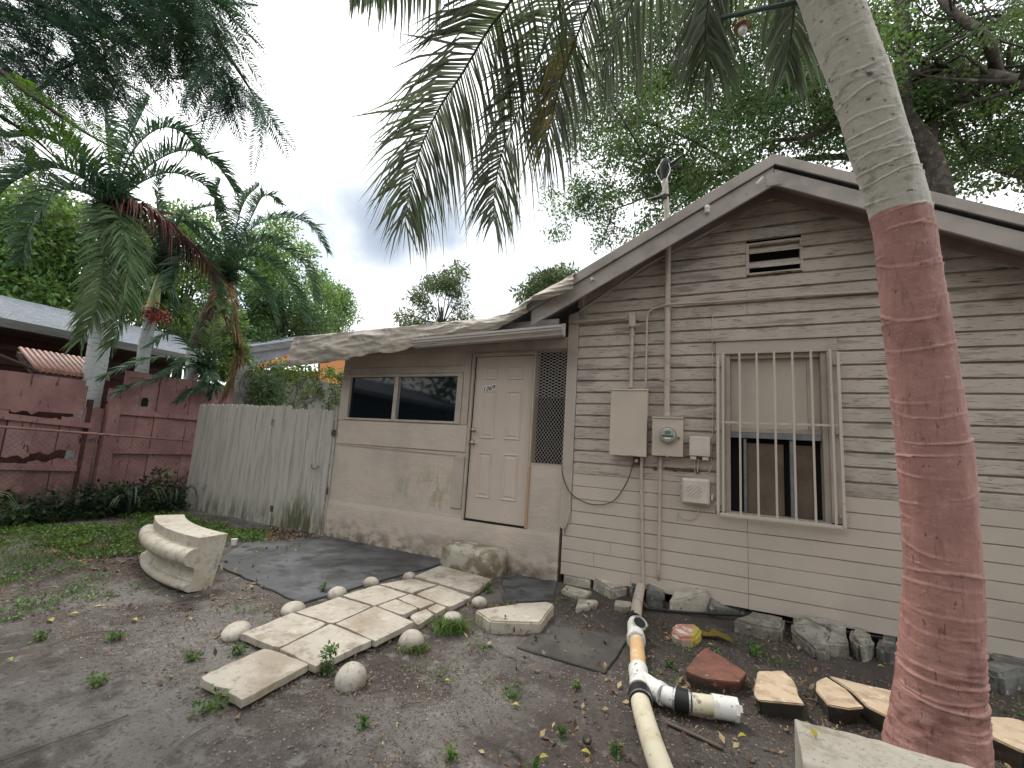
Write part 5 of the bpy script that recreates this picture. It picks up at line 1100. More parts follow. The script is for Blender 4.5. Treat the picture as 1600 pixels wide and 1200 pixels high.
# ================================================================ THREE CHRISTMAS PALMS BEHIND THE PINK FENCE
XPm = -9.75
def cpalm(name_label, base, pts, rads, trunk_m, shaft, fr, fruit=None, m='palm', seedb=0, split=None):
    b = XP(*base, XPm); t = thing('palm_tree', name_label, 'palm tree', (b[0], b[1], 0), 'three slender palms behind the pink fence')
    P_ = [np.array([b[0], b[1], -.1])]+[XP(x, y, XPm) for x, y in pts]; rr_ = [rads[0]*1.2]+rads
    Cc = catmull(P_, 60); rds = np.interp(np.linspace(0, 1, 60), np.linspace(0, 1, len(rr_)), rr_); MB().tube(Cc, [r_*(1+.035*(i % 2)) for i, r_ in enumerate(rds)], 16).build('trunk', trunk_m, t, True)
    top = P_[-1]; s1 = XP(*shaft, XPm); MB().tube(catmull([top, top*.6+s1*.4, s1], 12), [rr_[-1]*1.05, rr_[-1]*1.25, rr_[-1]*1.25, rr_[-1]*1.15, rr_[-1]*1.05, rr_[-1], rr_[-1]*.9, rr_[-1]*.8, rr_[-1]*.7, rr_[-1]*.6, rr_[-1]*.5, rr_[-1]*.4], 14).build('crownshaft', 'shaft' if trunk_m != 'barkR' else 'barkR', t, True)
    for k, q in enumerate(fr):
        mm = q[3] if len(q) > 3 else m
        pth = [s1-(0, 0, .25), s1]+[XP(x, y, XPm+dx) for x, y, dx in q[0]]
        v, f_ = frond_np(pth, (lambda L: (lambda u: L*(.45+.55*math.sin(math.pi*min(1, .2+.85*u)))))(q[1]*1.1), int(q[2]*2.0), .032, seed=seedb+k, fwd=.62, droop={'palmDry': .8, 'palmBr': 1.0}.get(mm, .5), vee={'palmDry': .2, 'palmBr': .2, 'palmL': .35}.get(mm, .85), rnd=.12, start=.12, rr0=.022, twist=.5)
        mk('frond', v, f_, mm, t)
    if fruit:
        c, m2 = fruit; c = XP(*c, XPm+.25); r = np.random.RandomState(5); parts = []
        for k in range(46):
            d = norm(r.randn(3)*[.7, 1, .55]+[0, 0, -.5]); L = .25+.2*r.rand(); parts.append(tube_np([c+(-.15, 0, .12), c+d*L*.5+(0, 0, .03), c+d*L+(0, 0, -.08)], .006, .003, 3))
        v, f_ = merge(parts); mk('fruit_stalks', v, f_, 'fruitG', t)
        mbb = MB()
        bm = bmesh.new()
        for k in range(150):
            d = norm(r.randn(3)*[.8, 1, .6]+[0, 0, -.25]); p = c+d*(.12+.16*r.rand())*[1, 1, .8]
            ret = bmesh.ops.create_icosphere(bm, subdivisions=1, radius=.020, matrix=Matrix.Translation(Vector(p-worldloc(t))))
        me = bpy.data.meshes.new('fruit_cluster'); bm.to_mesh(me); bm.free(); me.materials.append(M[m2]); o = bpy.data.objects.new('fruit_cluster', me); COL.objects.link(o); o.parent = t; tag(o, kind='stuff')
    return t
# leftmost, big crown
A1 = cpalm('leftmost of three palms, whitewashed trunk and widest crown', (128, 700), [(140, 620), (152, 560), (160, 500), (168, 420), (172, 372)], [.15, .15, .145, .14, .13, .13], 'barkW', (176, 325), [
    ([(140, 285, .2), (80, 262, .3), (20, 285, .4), (-20, 330, .4)], .55, 62), ([(130, 300, .4), (90, 300, .7), (50, 350, .9), (30, 410, 1)], .5, 50),
    ([(168, 350, .5), (160, 420, .8), (150, 480, .95), (128, 530, 1.0)], .50, 64, 'palmL'), ([(190, 345, .5), (200, 400, .8), (196, 470, .9), (175, 540, .95)], .5, 58, 'palmL'),
    ([(190, 250, .0), (215, 190, .0), (235, 150, .1)], .5, 46), ([(170, 240, -.3), (165, 180, -.4), (180, 130, -.5)], .5, 46),
    ([(225, 265, .2), (285, 235, .3), (335, 255, .4), (368, 300, .5)], .58, 66), ([(220, 285, .0), (270, 270, 0), (320, 290, .1), (345, 330, .1)], .5, 56),
    ([(220, 320, .3), (260, 345, .5), (300, 385, .6), (335, 425, .6)], .52, 60, 'palmBr'), ([(120, 250, -.2), (70, 215, -.3), (10, 215, -.3)], .55, 50), ([(150, 270, .3), (110, 225, .5), (60, 180, .6)], .5, 40),
    ([(205, 240, .4), (250, 200, .5), (290, 210, .6), (310, 240, .6)], .5, 50)], None, seedb=100)
A2 = cpalm('middle one of three palms, short white trunk with red fruit cluster', (222, 650), [(224, 560), (230, 525), (234, 498)], [.10, .10, .095, .09], 'barkW', (252, 420), [
    ([(235, 370, 0), (200, 330, 0), (160, 350, 0), (150, 400, 0)], .42, 50), ([(260, 365, 0), (290, 345, 0), (330, 370, 0), (345, 420, 0)], .42, 50), ([(250, 350, -.2), (245, 310, -.3), (255, 270, -.4)], .42, 40),
    ([(225, 390, .3), (190, 390, .5), (165, 440, .6), (160, 480, .6)], .4, 46), ([(275, 385, .3), (310, 390, .5), (335, 440, .5), (345, 480, .5)], .40, 46), ([(265, 370, -.2), (300, 330, -.3), (345, 320, -.3)], .4, 40)], ((244, 490), 'fruit'), seedb=200)
A3 = cpalm('rightmost of three palms, dark leaning trunk and dry hanging fronds', (288, 660), [(298, 590), (303, 545), (320, 500), (338, 462)], [.12, .12, .115, .11, .11], 'barkR', (352, 432), [
    ([(385, 385, .2), (430, 380, .4), (480, 420, .5), (492, 470, .5)], .52, 66), ([(385, 400, .4), (430, 415, .7), (465, 460, .8), (478, 505, .8)], .46, 58), ([(390, 360, .0), (440, 340, .0), (485, 352, .1), (512, 395, .1)], .5, 62),
    ([(370, 350, -.1), (385, 310, -.1), (405, 290, -.1)], .45, 50), ([(350, 370, 0), (335, 320, 0), (345, 280, 0)], .45, 50), ([(395, 335, .2), (415, 305, .3), (440, 320, .3)], .42, 44),
    ([(325, 400, .2), (290, 395, .4), (270, 440, .5), (265, 480, .5)], .42, 50), ([(320, 380, -.2), (290, 350, -.3), (275, 340, -.3)], .42, 44), ([(375, 420, .5), (410, 450, .8), (430, 500, .9)], .42, 46),
    ([(362, 470, .4), (372, 540, .5), (362, 590, .5), (345, 625, .5)], .30, 52, 'palmDry'), ([(340, 480, .4), (365, 510, .6), (375, 560, .6), (352, 610, .6)], .26, 40, 'palmDry')], None, seedb=300)
# low palm growing at the fence top: fan of fronds
lowp = thing('low_palm', 'low bushy palm spreading its fronds over the pink fence top', 'palm tree', tuple(XP(318, 600, -9.5)*[1, 1, 0]))
c0 = XP(322, 575, -9.5)
for k, (q, L, mm) in enumerate((([(280, 560, .3), (235, 560, .4), (190, 575, .5), (160, 590, .5)], .36, 'palm'), ([(290, 575, .4), (250, 590, .5), (210, 600, .5), (180, 615, .5)], .34, 'palm'), ([(300, 545, .2), (270, 520, .2), (235, 540, .3)], .33, 'palm'),
    ([(315, 530, 0), (300, 490, 0), (290, 460, 0)], .32, 'palmL'), ([(335, 530, 0), (360, 500, 0), (372, 470, 0)], .32, 'palmL'), ([(345, 550, .2), (365, 540, .3), (380, 560, .3)], .3, 'palm'), ([(320, 600, .4), (300, 610, .5), (280, 625, .5)], .3, 'palm'),
    ([(330, 520, .2), (345, 480, .3), (340, 450, .3)], .3, 'palmL'), ([(300, 560, .5), (270, 575, .6), (245, 590, .6)], .32, 'palm'), ([(330, 590, .4), (335, 600, .5), (330, 620, .5)], .28, 'palm'))):
    v, f_ = frond_np([c0-(0, 0, .3), c0]+[XP(x, y, -9.5+dx) for x, y, dx in q], (lambda L_: (lambda u: L_*(.5+.5*math.sin(math.pi*min(1, .2+.8*u)))))(L), 52, .034, seed=400+k, fwd=.8, droop=.3, vee=.2, start=.1, rr0=.014); mk('frond', v, f_, mm, lowp)
MB().tube([np.array([c0[0], c0[1], -.1]), c0-(0, 0, .2)], .10, 10).build('trunk', 'barkR', lowp, True)

# ================================================================ BROAD-LEAVED TREES
def blob_tree(name, lab, outline, Y, nb, n, size, m, trunk_px, seed, rr=(.5, 1.0), dY=1.5, asp=.42, grp=None, tr_r=.14, m2=None, axis='X', cat='tree', inner=None, lean=0, sz=1.):
    """crown: leaf clumps spread through the volume under a seen outline"""
    r = np.random.RandomState(seed); f3 = (lambda a, b, c: XP(a, b, c)) if axis == 'X' else (lambda a, b, c: W(a, b, c))
    xs_ = [p[0] for p in outline]; ys_ = [p[1] for p in outline]; cen = []; tries = 0
    while len(cen) < nb and tries < 50000:
        tries += 1; x, y = r.uniform(min(xs_), max(xs_)), r.uniform(min(ys_), max(ys_))
        if inpoly(np.array([x]), np.array([y]), outline)[0]: cen.append(f3(x, y, Y+(r.rand()-.5)*2*dY))
    cen = np.array(cen); rad_ = np.stack([r.uniform(*rr, len(cen))]*3, 1)*[1, 1, .7]
    tb = f3(*trunk_px[0], Y); t = thing(name, lab, cat, (tb[0], tb[1], 0), grp)
    T_ = [np.array([tb[0], tb[1], -.1])]+[f3(*p, Y) for p in trunk_px]
    MB().tube(catmull(T_, 20), list(np.linspace(tr_r*1.3, tr_r*.5, 20)), 10).build('trunk', 'bark', t, True)
    parts = []
    for k in range(0, len(cen), 2):
        a = T_[-1]*.6+T_[-2]*.4; b2 = cen[k]; mid_ = (a+b2)/2+r.randn(3)*.25+(0, 0, .2); parts.append(tube_np(catmull([a, mid_, b2], 7), tr_r*.28, .01, 5))
    v, f_ = merge(parts); mk('branches', v, f_, 'bark', t)
    v, f_ = leafcloud(cen, rad_, n, size, asp, seed+1); o = mk('crown', v, f_, m, t)
    if m2: v, f_ = leafcloud(cen[::3]+(0, 0, .3), rad_[::3]*.8, n//5, size, asp, seed+2); mk('crown', v, f_, m2, t)
    return t
# mass of trees left, behind the neighbouring house
TL = [('rounded bright green tree behind the grey roof at the far left', [(-120, 330), (0, 305), (60, 298), (110, 330), (130, 420), (110, 480), (40, 470), (-120, 440)], -17, 60, 17000, .17, 'leafFar', [(30, 480), (35, 420)]),
      ('dark tree between the first two palms', [(90, 350), (150, 310), (230, 330), (250, 420), (240, 530), (120, 520), (80, 440)], -18, 50, 12000, .17, 'leafDark', [(160, 540), (170, 460)]),
      ('green tree rising between the second and third palms', [(200, 350), (270, 330), (350, 380), (370, 470), (340, 540), (220, 540), (200, 450)], -16, 50, 13000, .16, 'leafFar2', [(280, 560), (285, 470)]),
      ('big bright tree right of the third palm', [(330, 430), (390, 370), (440, 360), (490, 400), (520, 450), (515, 520), (420, 540), (330, 530)], -17.5, 60, 16000, .17, 'leafFar', [(430, 560), (430, 480)]),
      ('low dark tree over the grey shed roof', [(370, 470), (440, 455), (500, 490), (520, 525), (460, 545), (370, 545)], -15.5, 26, 8000, .15, 'leafDark', [(440, 570), (440, 520)]),
      ('low leafy tree filling the gap between the third palm and the grey shed', [(325, 500), (380, 495), (398, 560), (395, 615), (330, 615)], -12.8, 18, 5000, .13, 'leafFar2', [(360, 640), (360, 560)]),
      ('tree sloping down to the left end of the tarp', [(480, 430), (520, 450), (556, 490), (568, 520), (500, 535), (470, 500)], -20, 30, 9000, .17, 'leafFar', [(510, 560), (515, 500)])]
for k, (lab, ol, Xd, nb_, n_, sz_, mm, tp) in enumerate(TL):
    blob_tree('broadleaf_tree', lab, ol, Xd, nb_, n_, sz_, mm, tp, 500+k*7, (.45, .95) if Xd < -13 else (.2, .4), 1.6 if Xd < -13 else .4, .42, 'trees behind the neighbouring house', m2='leafFar2' if k % 2 == 0 else 'leafFar')
# mango trees seen over the lean-to roof
blob_tree('mango_tree', 'small airy mango tree standing over the middle of the tarp roof', [(618, 500), (640, 470), (662, 455), (668, 432), (700, 428), (708, 412), (726, 418), (730, 440), (736, 470), (740, 500), (735, 520), (620, 520)], 9, 34, 5200, .20, 'leafMango', [(690, 560), (690, 480)], 600, (.3, .55), .8, .24, axis='Y', tr_r=.09)
blob_tree('mango_tree', 'small mango tree peeping over the tarp beside the gable roof', [(805, 470), (815, 448), (840, 432), (880, 425), (893, 430), (880, 460), (830, 475)], 8, 20, 3400, .19, 'leafMango', [(850, 560), (850, 470)], 620, (.25, .45), .6, .24, axis='Y', tr_r=.08)

# the big fine-leaved tree behind the gable
bt = thing('shade_tree', 'huge fine-leaved tree spreading behind and above the gable roof', 'tree', (3.9, 6, 0))
r = np.random.RandomState(77)
def L6(l, Y=6.0): return [W(x, y, Y+(q if len(p_) > 2 else 0)) for p_ in l for x, y, q in [(*p_, 0)[:3] if len(p_) == 2 else p_]]
limbs = [([(1480, 420), (1470, 300), (1450, 235), (1415, 180), (1408, 120), (1412, 60), (1400, -40)], .26, .12), ([(1452, 238), (1462, 180), (1500, 150), (1560, 120), (1600, 128), (1720, 150)], .12, .09),
    ([(1410, 125), (1470, 108), (1540, 118), (1620, 135)], .13, .11), ([(1560, 122), (1540, 60), (1480, 10), (1440, -60)], .10, .06), ([(1412, 66), (1470, 50), (1530, 30), (1600, 20)], .06, .03),
    ([(1440, 215), (1380, 190), (1320, 190), (1260, 215), (1190, 225), (1120, 275), (1050, 330)], .07, .02), ([(1420, 190), (1350, 130), (1260, 130), (1180, 160), (1100, 190)], .07, .02),
    ([(1440, 260), (1380, 250), (1310, 245), (1240, 250), (1170, 262), (1110, 270), (1060, 262), (1010, 240), (960, 220)], .09, .02), ([(1150, 265), (1100, 230), (1060, 210), (1000, 190), (930, 190)], .04, .012),
    ([(1180, 160), (1120, 90), (1060, 60), (1000, 50)], .04, .012), ([(1110, 272), (1040, 290), (980, 320), (900, 340)], .04, .012), ([(1408, 60), (1340, 20), (1280, -40)], .06, .03), ([(1310, 190), (1270, 140), (1240, 60), (1180, 20)], .04, .015),
    ([(1480, 160), (1500, 220), (1540, 260), (1600, 280)], .04, .015), ([(1130, 90), (1060, 130), (960, 130), (900, 150)], .03, .01)]
MB().tube(catmull([np.array([W(1480, 420, 6)[0], 6, -.1])]+[W(x, y, 6) for x, y in limbs[0][0]], 50), list(np.linspace(.23, .11, 50)), 12).build('trunk', 'bark', bt, True)
parts = []; tips = []
for k, (l, ra, rb) in enumerate(limbs[1:]):
    pts = [W(x, y, 6+math.sin(k*2.1+i*.7)*.8*(i > 0)) for i, (x, y) in enumerate(l)]; Cc = catmull(pts, 30); o = MB().tube(Cc, list(np.linspace(ra, rb, 30)), 8); o.build('limb', 'bark', bt, True)
    for i in range(6, 30, 2):
        for q in range(2):
            d = norm(r.randn(3)*[1, 1, .6]); L = r.uniform(.7, 1.8); e = Cc[i]+d*L+(0, 0, .1); parts.append(tube_np(catmull([Cc[i], (Cc[i]+e)/2+r.randn(3)*.15, e], 6), max(.012, rb*.5), .006, 4)); tips += [e, Cc[i]+d*L*.6]
v, f_ = merge(parts); o = mk('twigs', v, f_, 'bark', bt); tag(o, kind='stuff')
poly = [(832, 345), (850, 300), (900, 270), (880, 200), (860, 120), (900, 40), (960, -60), (1300, -120), (1700, -120), (1700, 380), (1600, 300), (1450, 300), (1330, 262), (1210, 235), (1130, 290), (1040, 345), (960, 385), (900, 395)]
cen = list(tips)
while len(cen) < len(tips)+480:
    x, y = r.uniform(830, 1700), r.uniform(-120, 395)
    if inpoly(np.array([x]), np.array([y]), poly)[0]: cen.append(W(x, y, 6+(r.uniform(.1, 4.2) if x > 1330 else r.uniform(-.8, 3.6))))
cen = np.array([c for c in cen if True]); keep = []
for c in cen:
    d = c-CP; k_ = d@fw; px = 800+F*(d@rt)/k_; py = 600-F*(d@up)/k_
    keep.append(bool(inpoly(np.array([px]), np.array([py]), poly)[0]) and not (px > 1380 and c[1] < 6.15 and r.rand() < .75))
cen = cen[np.array(keep)]; sel = r.rand(len(cen))
radb = np.stack([r.uniform(.28, .62, len(cen))]*3, 1)*[1, 1, .5]
for m_, a_, b_, nn_ in (('leafBig', 0, .70, 102000), ('leafFar2', .70, .86, 20000), ('leafDark', .86, 1, 15000)):
    q = (sel >= a_) & (sel < b_); v, f_ = leafcloud(cen[q], radb[q], nn_, .096, .5, 700+nn_, .3, .45); mk('crown', v, f_, m_, bt)

# overhanging feathery tree at the top left
ob = np.array([-6.3, -6.2, 5.4])
ov = thing('overhanging_tree', 'dark feathery-leaved branches hanging into the top left corner', 'tree', (ob[0], ob[1], 0))
MB().tube([(ob[0], ob[1], -.1), (ob[0]+.1, ob[1], 2.5), tuple(ob)], [.3, .26, .2], 12).build('trunk', 'bark', ov, True)
branches = [([(-60, -120, 4.6), (60, 0, 4.8), (120, 55, 5.0), (170, 68, 5.0)], .04), ([(0, -200, 4.6), (150, -110, 4.8), (280, -20, 5.0), (345, 70, 5.1), (385, 130, 5.1), (405, 165, 5.1)], .04),
            ([(-120, 40, 4.2), (-30, 90, 4.2), (50, 150, 4.2), (130, 205, 4.2), (185, 235, 4.2)], .03), ([(-100, 0, 4.8), (40, 135, 5), (90, 110, 5), (125, 95, 5), (165, 68, 5)], .02), ([(120, -120, 5), (200, -30, 5), (270, 60, 5), (310, 110, 5)], .025),
            ([(-120, 130, 4.4), (-20, 170, 4.4), (50, 215, 4.4), (90, 250, 4.4)], .025), ([(60, -60, 5), (150, 40, 5), (170, 120, 5), (200, 175, 5)], .02)]
for k, (l, ra) in enumerate(branches): MB().tube(catmull([ob]+[KP(*p) for p in l], 34), list(np.linspace(ra*1.5, .005, 34)), 6).build('branch', 'bark', ov, True)
def fern_region(poly, n, kr, L, m, seed, dirb=(0.3, 0, -.45), droop=.35, name='leaf_spray'):
    r = np.random.RandomState(seed); P_ = []; xs_ = [p[0] for p in poly]; ys_ = [p[1] for p in poly]
    while len(P_) < n:
        x, y = r.uniform(min(xs_), max(xs_)), r.uniform(min(ys_), max(ys_))
        if inpoly(np.array([x]), np.array([y]), poly)[0]: P_.append(KP(x, y, r.uniform(*kr)))
    P_ = np.array(P_); D_ = r.randn(n, 3)*[.7, .7, .3]+np.array(dirb); Ls = L*(.7+.6*r.rand(n))
    v, f_ = ferns(P_, D_, Ls, 26, .19, .030, seed+1, droop); o = mk(name, v, f_, m, ov); tag(o, kind='stuff'); return o
fern_region([(-60, -60), (60, -60), (330, -60), (362, 0), (345, 30), (315, 50), (270, 70), (230, 85), (180, 90), (120, 90), (60, 40), (0, 40), (-60, 40)], 520, (4.6, 6), .55, 'leafFern', 41, (.5, .2, -.35), .3)
fern_region([(240, 10), (340, 10), (372, 60), (345, 120), (315, 130), (282, 100), (252, 100)], 120, (4.8, 5.4), .5, 'leafFern', 42, (.25, .1, -.9), .25)
fern_region([(310, 90), (355, 100), (398, 140), (408, 180), (365, 160), (325, 135)], 46, (4.9, 5.3), .48, 'leafFern', 43, (.4, .2, -.8), .25)
fern_region([(-60, 90), (0, 110), (60, 140), (110, 170), (150, 190), (150, 205), (90, 200), (20, 170), (-60, 170)], 80, (4.0, 4.5), .42, 'leafFernB', 44, (.5, .2, -.45), .3)
fern_region([(-60, 40), (60, 70), (160, 100), (200, 120), (190, 160), (110, 140), (0, 110), (-60, 110)], 190, (4.8, 6), .5, 'leafFern', 45, (.4, .2, -.5), .3)
fern_region([(-60, 190), (0, 190), (55, 220), (50, 240), (-60, 225)], 60, (4.3, 5.0), .42, 'leafFern', 46, (.4, .2, -.4), .3)

# trees across the yard, behind the camera: seen in the dark panes, and they shade the facade
for k, (x, y, lab) in enumerate(((-9.5, -15, 'left dark tree mirrored in the low window panes'), (-3, -16.5, 'middle dark tree mirrored in the low window panes'), (3.5, -14.5, 'right dark tree mirrored in the low window panes'), (9, -9, 'dark tree standing off to the right of the yard'))):
    rr_ = np.random.RandomState(800+k); t = thing('yard_tree', lab, 'tree', (x, y, 0), 'trees across the yard')
    MB().tube([(x, y, -.1), (x+.2, y, 3), (x, y+.3, 6.5)], [.3, .24, .15], 10).build('trunk', 'bark', t, True)
    c_ = np.array([x, y, 5.2])+rr_.randn(44, 3)*[2.6, 1.3, 2.3]; v, f_ = leafcloud(c_, np.stack([rr_.uniform(.9, 1.5, 44)]*3, 1), 9000, .36, .45, 810+k); mk('crown', v, f_, 'leafDark', t)

# ================================================================ SHRUBS, VINES, WEEDS, LITTER
sh = [((-8.45, -3.35), .5, .5, 'dark shrub at the left frame edge below the pink fence'), ((-8.5, -2.55), .42, .42, 'dark fern-like shrub at the fence, second from the left edge'), ((-8.45, -1.95), .42, .38, 'leafy shrub with pale green tips below the fence gap'),
      ((-8.5, -1.35), .42, .52, 'bushy shrub below the pink fence post'), ((-8.5, -.75), .45, .55, 'tall dark shrub right of the pink fence post'), ((-8.75, -.2), .38, .5, 'dark shrub squeezed against the picket fence')]
for k, ((x, y), rr_, h_, lab) in enumerate(sh):
    r = np.random.RandomState(900+k); t = thing('shrub', lab, 'shrub', (x, y, 0), 'shrubs along the pink fence')
    c_ = np.array([x, y, h_*.35])+r.randn(16, 3)*[rr_*.35, rr_*.5, h_*.28]; c_[:, 2] = np.abs(c_[:, 2])
    v, f_ = leafcloud(c_, np.full((16, 3), .15), 750, .08, .5, 910+k, .1, .3); mk('foliage', v, f_, 'bush', t)
    n = 26; P_ = np.array([x, y, .05])+r.randn(n, 3)*[.12, .22, .0]; D_ = norm(r.randn(n, 3)*[1, 1, .3]+[0.4, 0, .9]); v, f_ = ferns(P_, D_, np.full(n, .55*h_+.1), 16, .28, .05, 930+k, .6); mk('fern_fronds', v, f_, 'bush' if k % 2 else 'leafDark', t)
    parts = [tube_np([np.array([x, y, -.02]), c_[j]], .008, .004, 4) for j in range(10)]; v, f_ = merge(parts); mk('stems', v, f_, 'bark', t)
# strappy plants in front of the shrubs
for k, (x, y, lab) in enumerate(((-8.15, -1.05, 'arching strap-leaved plant in front of the pink fence post'), (-8.2, -.45, 'strap-leaved plant nearest the picket fence'), (-8.0, -2.9, 'pale feathery palm seedling at the left frame edge'))):
    r = np.random.RandomState(950+k); mbx = []
    for j in range(16):
        a = r.uniform(0, 6.28); dv = np.array([math.cos(a), math.sin(a), 0]); L = r.uniform(.35, .6); p = np.array([x, y, 0.]); Cc = catmull([p, p+dv*L*.3+(0, 0, L*.75), p+dv*L*.75+(0, 0, L*.85), p+dv*L+(0, 0, L*.5)], 8); w = np.cross(dv, [0, 0, 1])*.014
        V_ = []
        for i, c in enumerate(Cc): s_ = math.sin(math.pi*(i+.6)/8.2); V_ += [c-w*s_, c+w*s_]
        mbx.append((np.array(V_), np.array([(2*i, 2*i+1, 2*i+3, 2*i+2) for i in range(7)])))
    v, f_ = merge(mbx); o = mk('strap_plant', v, f_, 'palmL' if k == 2 else 'bush'); tag(o, lab, 'plant')
# vines on the boundary wall
vn_ = thing('vine', 'yellow-green vine trailing over the stained boundary wall', 'vine', (-9.1, 2.5, 2.6)); r = np.random.RandomState(61); c_ = []
for k in range(150):
    y = r.uniform(1.2, 4.4); top_ = 2.85; z = top_-abs(r.randn())*.42*(1.0 if 2.1 < y < 3.8 else .5)+.05
    c_.append((-9.15+r.uniform(-.05, .12), y, z))
v, f_ = leafcloud(c_, np.full((150, 3), .16), 1900, .07, .6, 62, .4, .1); mk('vine_leaves', v, f_, 'vine', vn_)
v, f_ = leafcloud([(-9.25+r.uniform(-.15, .1), y, 2.93+.12*r.rand()) for y in np.linspace(2.0, 4.6, 30)], np.full((30, 3), .16), 900, .08, .6, 63, .1, .3); mk('vine_leaves', v, f_, 'leafFarV' if False else 'vine', vn_)
parts = []
for k in range(26):
    y = r.uniform(1.1, 4.5); parts.append(tube_np(catmull([(-9.19, y, 2.85), (-9.17, y+r.uniform(-.3, .3), 2.4), (-9.19, y+r.uniform(-.4, .4), 2.0), (-9.17, y+r.uniform(-.5, .5), 1.6)], 10), .008, .003, 4))
v, f_ = merge(parts); mk('vine_stems', v, f_, 'bark', vn_)
v, f_ = leafcloud([XP(415+r.uniform(-25, 20), 600+r.uniform(-12, 30), -8.95) for _ in range(24)], np.full((24, 3), .16), 1400, .16, .12, 64, .6, .2); o = mk('grassy_tuft', v, f_, 'palmL'); tag(o, 'tuft of bright narrow leaves on the boundary wall behind the picket fence', 'plant')

def blades(P_, h_, w_, seed, spread=.5):
    r = np.random.RandomState(seed); n = len(P_); d = r.randn(n, 3)*[1, 1, 0]; d = norm(d); H = h_*(.5+r.rand(n, 1)); s_ = np.cross(d, [0, 0, 1.])*w_*.5
    mid_ = P_+d*H*.3*spread+np.array([0, 0, 1.])*H*.6; tip = P_+d*H*spread*1.1+np.array([0, 0, 1.])*H*(.75+.3*r.rand(n, 1))
    V_ = np.stack([P_, mid_-s_, tip, mid_+s_], 1).reshape(-1, 3); return V_, np.arange(len(V_)).reshape(-1, 4)
def scatter(poly, n, seed, pw=None):
    r = np.random.RandomState(seed); xs_ = [p[0] for p in poly]; ys_ = [p[1] for p in poly]; out_ = np.zeros((0, 2))
    while len(out_) < n:
        q = np.stack([r.uniform(min(xs_), max(xs_), n*3), r.uniform(min(ys_), max(ys_), n*3)], 1); m_ = inpoly(q[:, 0], q[:, 1], poly)
        if pw: m_ &= fbm(q[:, 0]*pw[0]+seed, q[:, 1]*pw[0], 3) > pw[1]+r.uniform(-.05, .05, len(q))
        out_ = np.concatenate([out_, q[m_]])
    out_ = out_[:n]; return np.column_stack([out_, gz(out_[:, 0], out_[:, 1])])
strip = [G(*p)[:2] for p in ((-40, 822), (60, 815), (180, 806), (285, 795), (300, 812), (420, 832), (408, 848), (350, 845), (260, 848), (215, 868), (120, 876), (30, 905), (-60, 960))]
strip = [(p[0], p[1]) for p in strip]
P_ = scatter(strip, 9500, 71, (2.6, .47)); v1 = blades(P_, .035, .007, 72)
P2 = scatter(strip, 6500, 73, (2.2, .46)); v2 = leafcloud(P2+(0, 0, .03), np.full((len(P2), 3), .025), 9000, .034, .7, 74, -.2, .7)
v, f_ = merge([v1, v2]); o = mk('grass', v, f_, 'grass'); tag(o, 'strip of low bright grass and clover along the fences', 'grass', kind='stuff')
left = [tuple(G(*p)[:2]) for p in ((-60, 880), (120, 880), (230, 905), (200, 960), (60, 985), (-100, 1010))]
P2 = scatter(left, 1500, 75, (3.2, .49)); v, f_ = merge([leafcloud(P2+(0, 0, .025), np.full((len(P2), 3), .012), 1300, .026, .65, 76, -.1, .85), blades(P2[:500], .025, .005, 77)]); o = mk('grass', v, f_, 'weed'); tag(o, 'patchy weeds at the left frame edge', 'weeds', kind='stuff')
# individual weeds: (px, py, radius, height, kind, label)
WD = [(702, 985, .16, .16, 'g', 'thick grass tuft around the sunken stone ball right of the path'), (648, 1015, .09, .09, 'g', 'bright grass tuft in front of the stone ball with the grassy front'), (512, 1055, .10, .22, 'l', 'leafy vine climbing beside the large stone ball'), (520, 1030, .12, .12, 'l', 'leafy weed along the near right edge of the pavers'),
      (325, 1112, .15, .07, 'l', 'straggly grass at the front corner of the nearest paver'), (375, 1020, .10, .06, 'l', 'low clover in the notch between the two nearest left pavers'), (300, 1030, .07, .05, 'l', 'tiny weed patch left of the nearest paver'), (155, 1068, .08, .07, 'l', 'small weed in the bare dirt at lower left'),
      (178, 998, .08, .06, 'l', 'small weed sprig beside the long twig'), (567, 1135, .05, .07, 'l', 'little upright weed below the large stone ball'), (790, 985, .07, .12, 'l', 'spindly weed against the front of the cream slab'), (762, 925, .08, .12, 'l', 'leafy weed at the foot of the step behind a stone ball'),
      (1042, 918, .10, .42, 'l', 'tall leafy weed growing up beside the siding'), (1180, 1022, .10, .04, 'l', 'mossy green patch between the stones under the window'), (770, 965, .07, .10, 'l', 'small weed between the slab and the last ball'), (900, 1070, .04, .04, 'l', 'tiny bright seedling in the dirt below the grey mat'),
      (878, 1145, .04, .06, 'l', 'small dark green seedling near the bottom centre'), (962, 1175, .05, .07, 'l', 'pale leafy seedling just left of the pipe at the bottom'), (835, 1195, .05, .07, 'l', 'seedling cut by the bottom frame edge'), (705, 1180, .04, .06, 'l', 'faint grassy sprig near the bottom centre left'), (920, 950, .05, .05, 'l', 'green weed in front of the small pale chip'),
      (1045, 1040, .05, .04, 'l', 'small weed beside the red rock'), (505, 925, .06, .14, 'l', 'sprig in front of the ball beside the dark slab'), (600, 955, .05, .06, 'l', 'little weed at a paver joint'), (1190, 1110, .04, .03, 'l', 'small weed near the drain cap'), (1480, 1000, .04, .03, 'l', 'green sprout in the dirt left of the palm under the siding'), (60, 1000, .08, .05, 'l', 'low weed on the bare dirt near the left frame edge')]
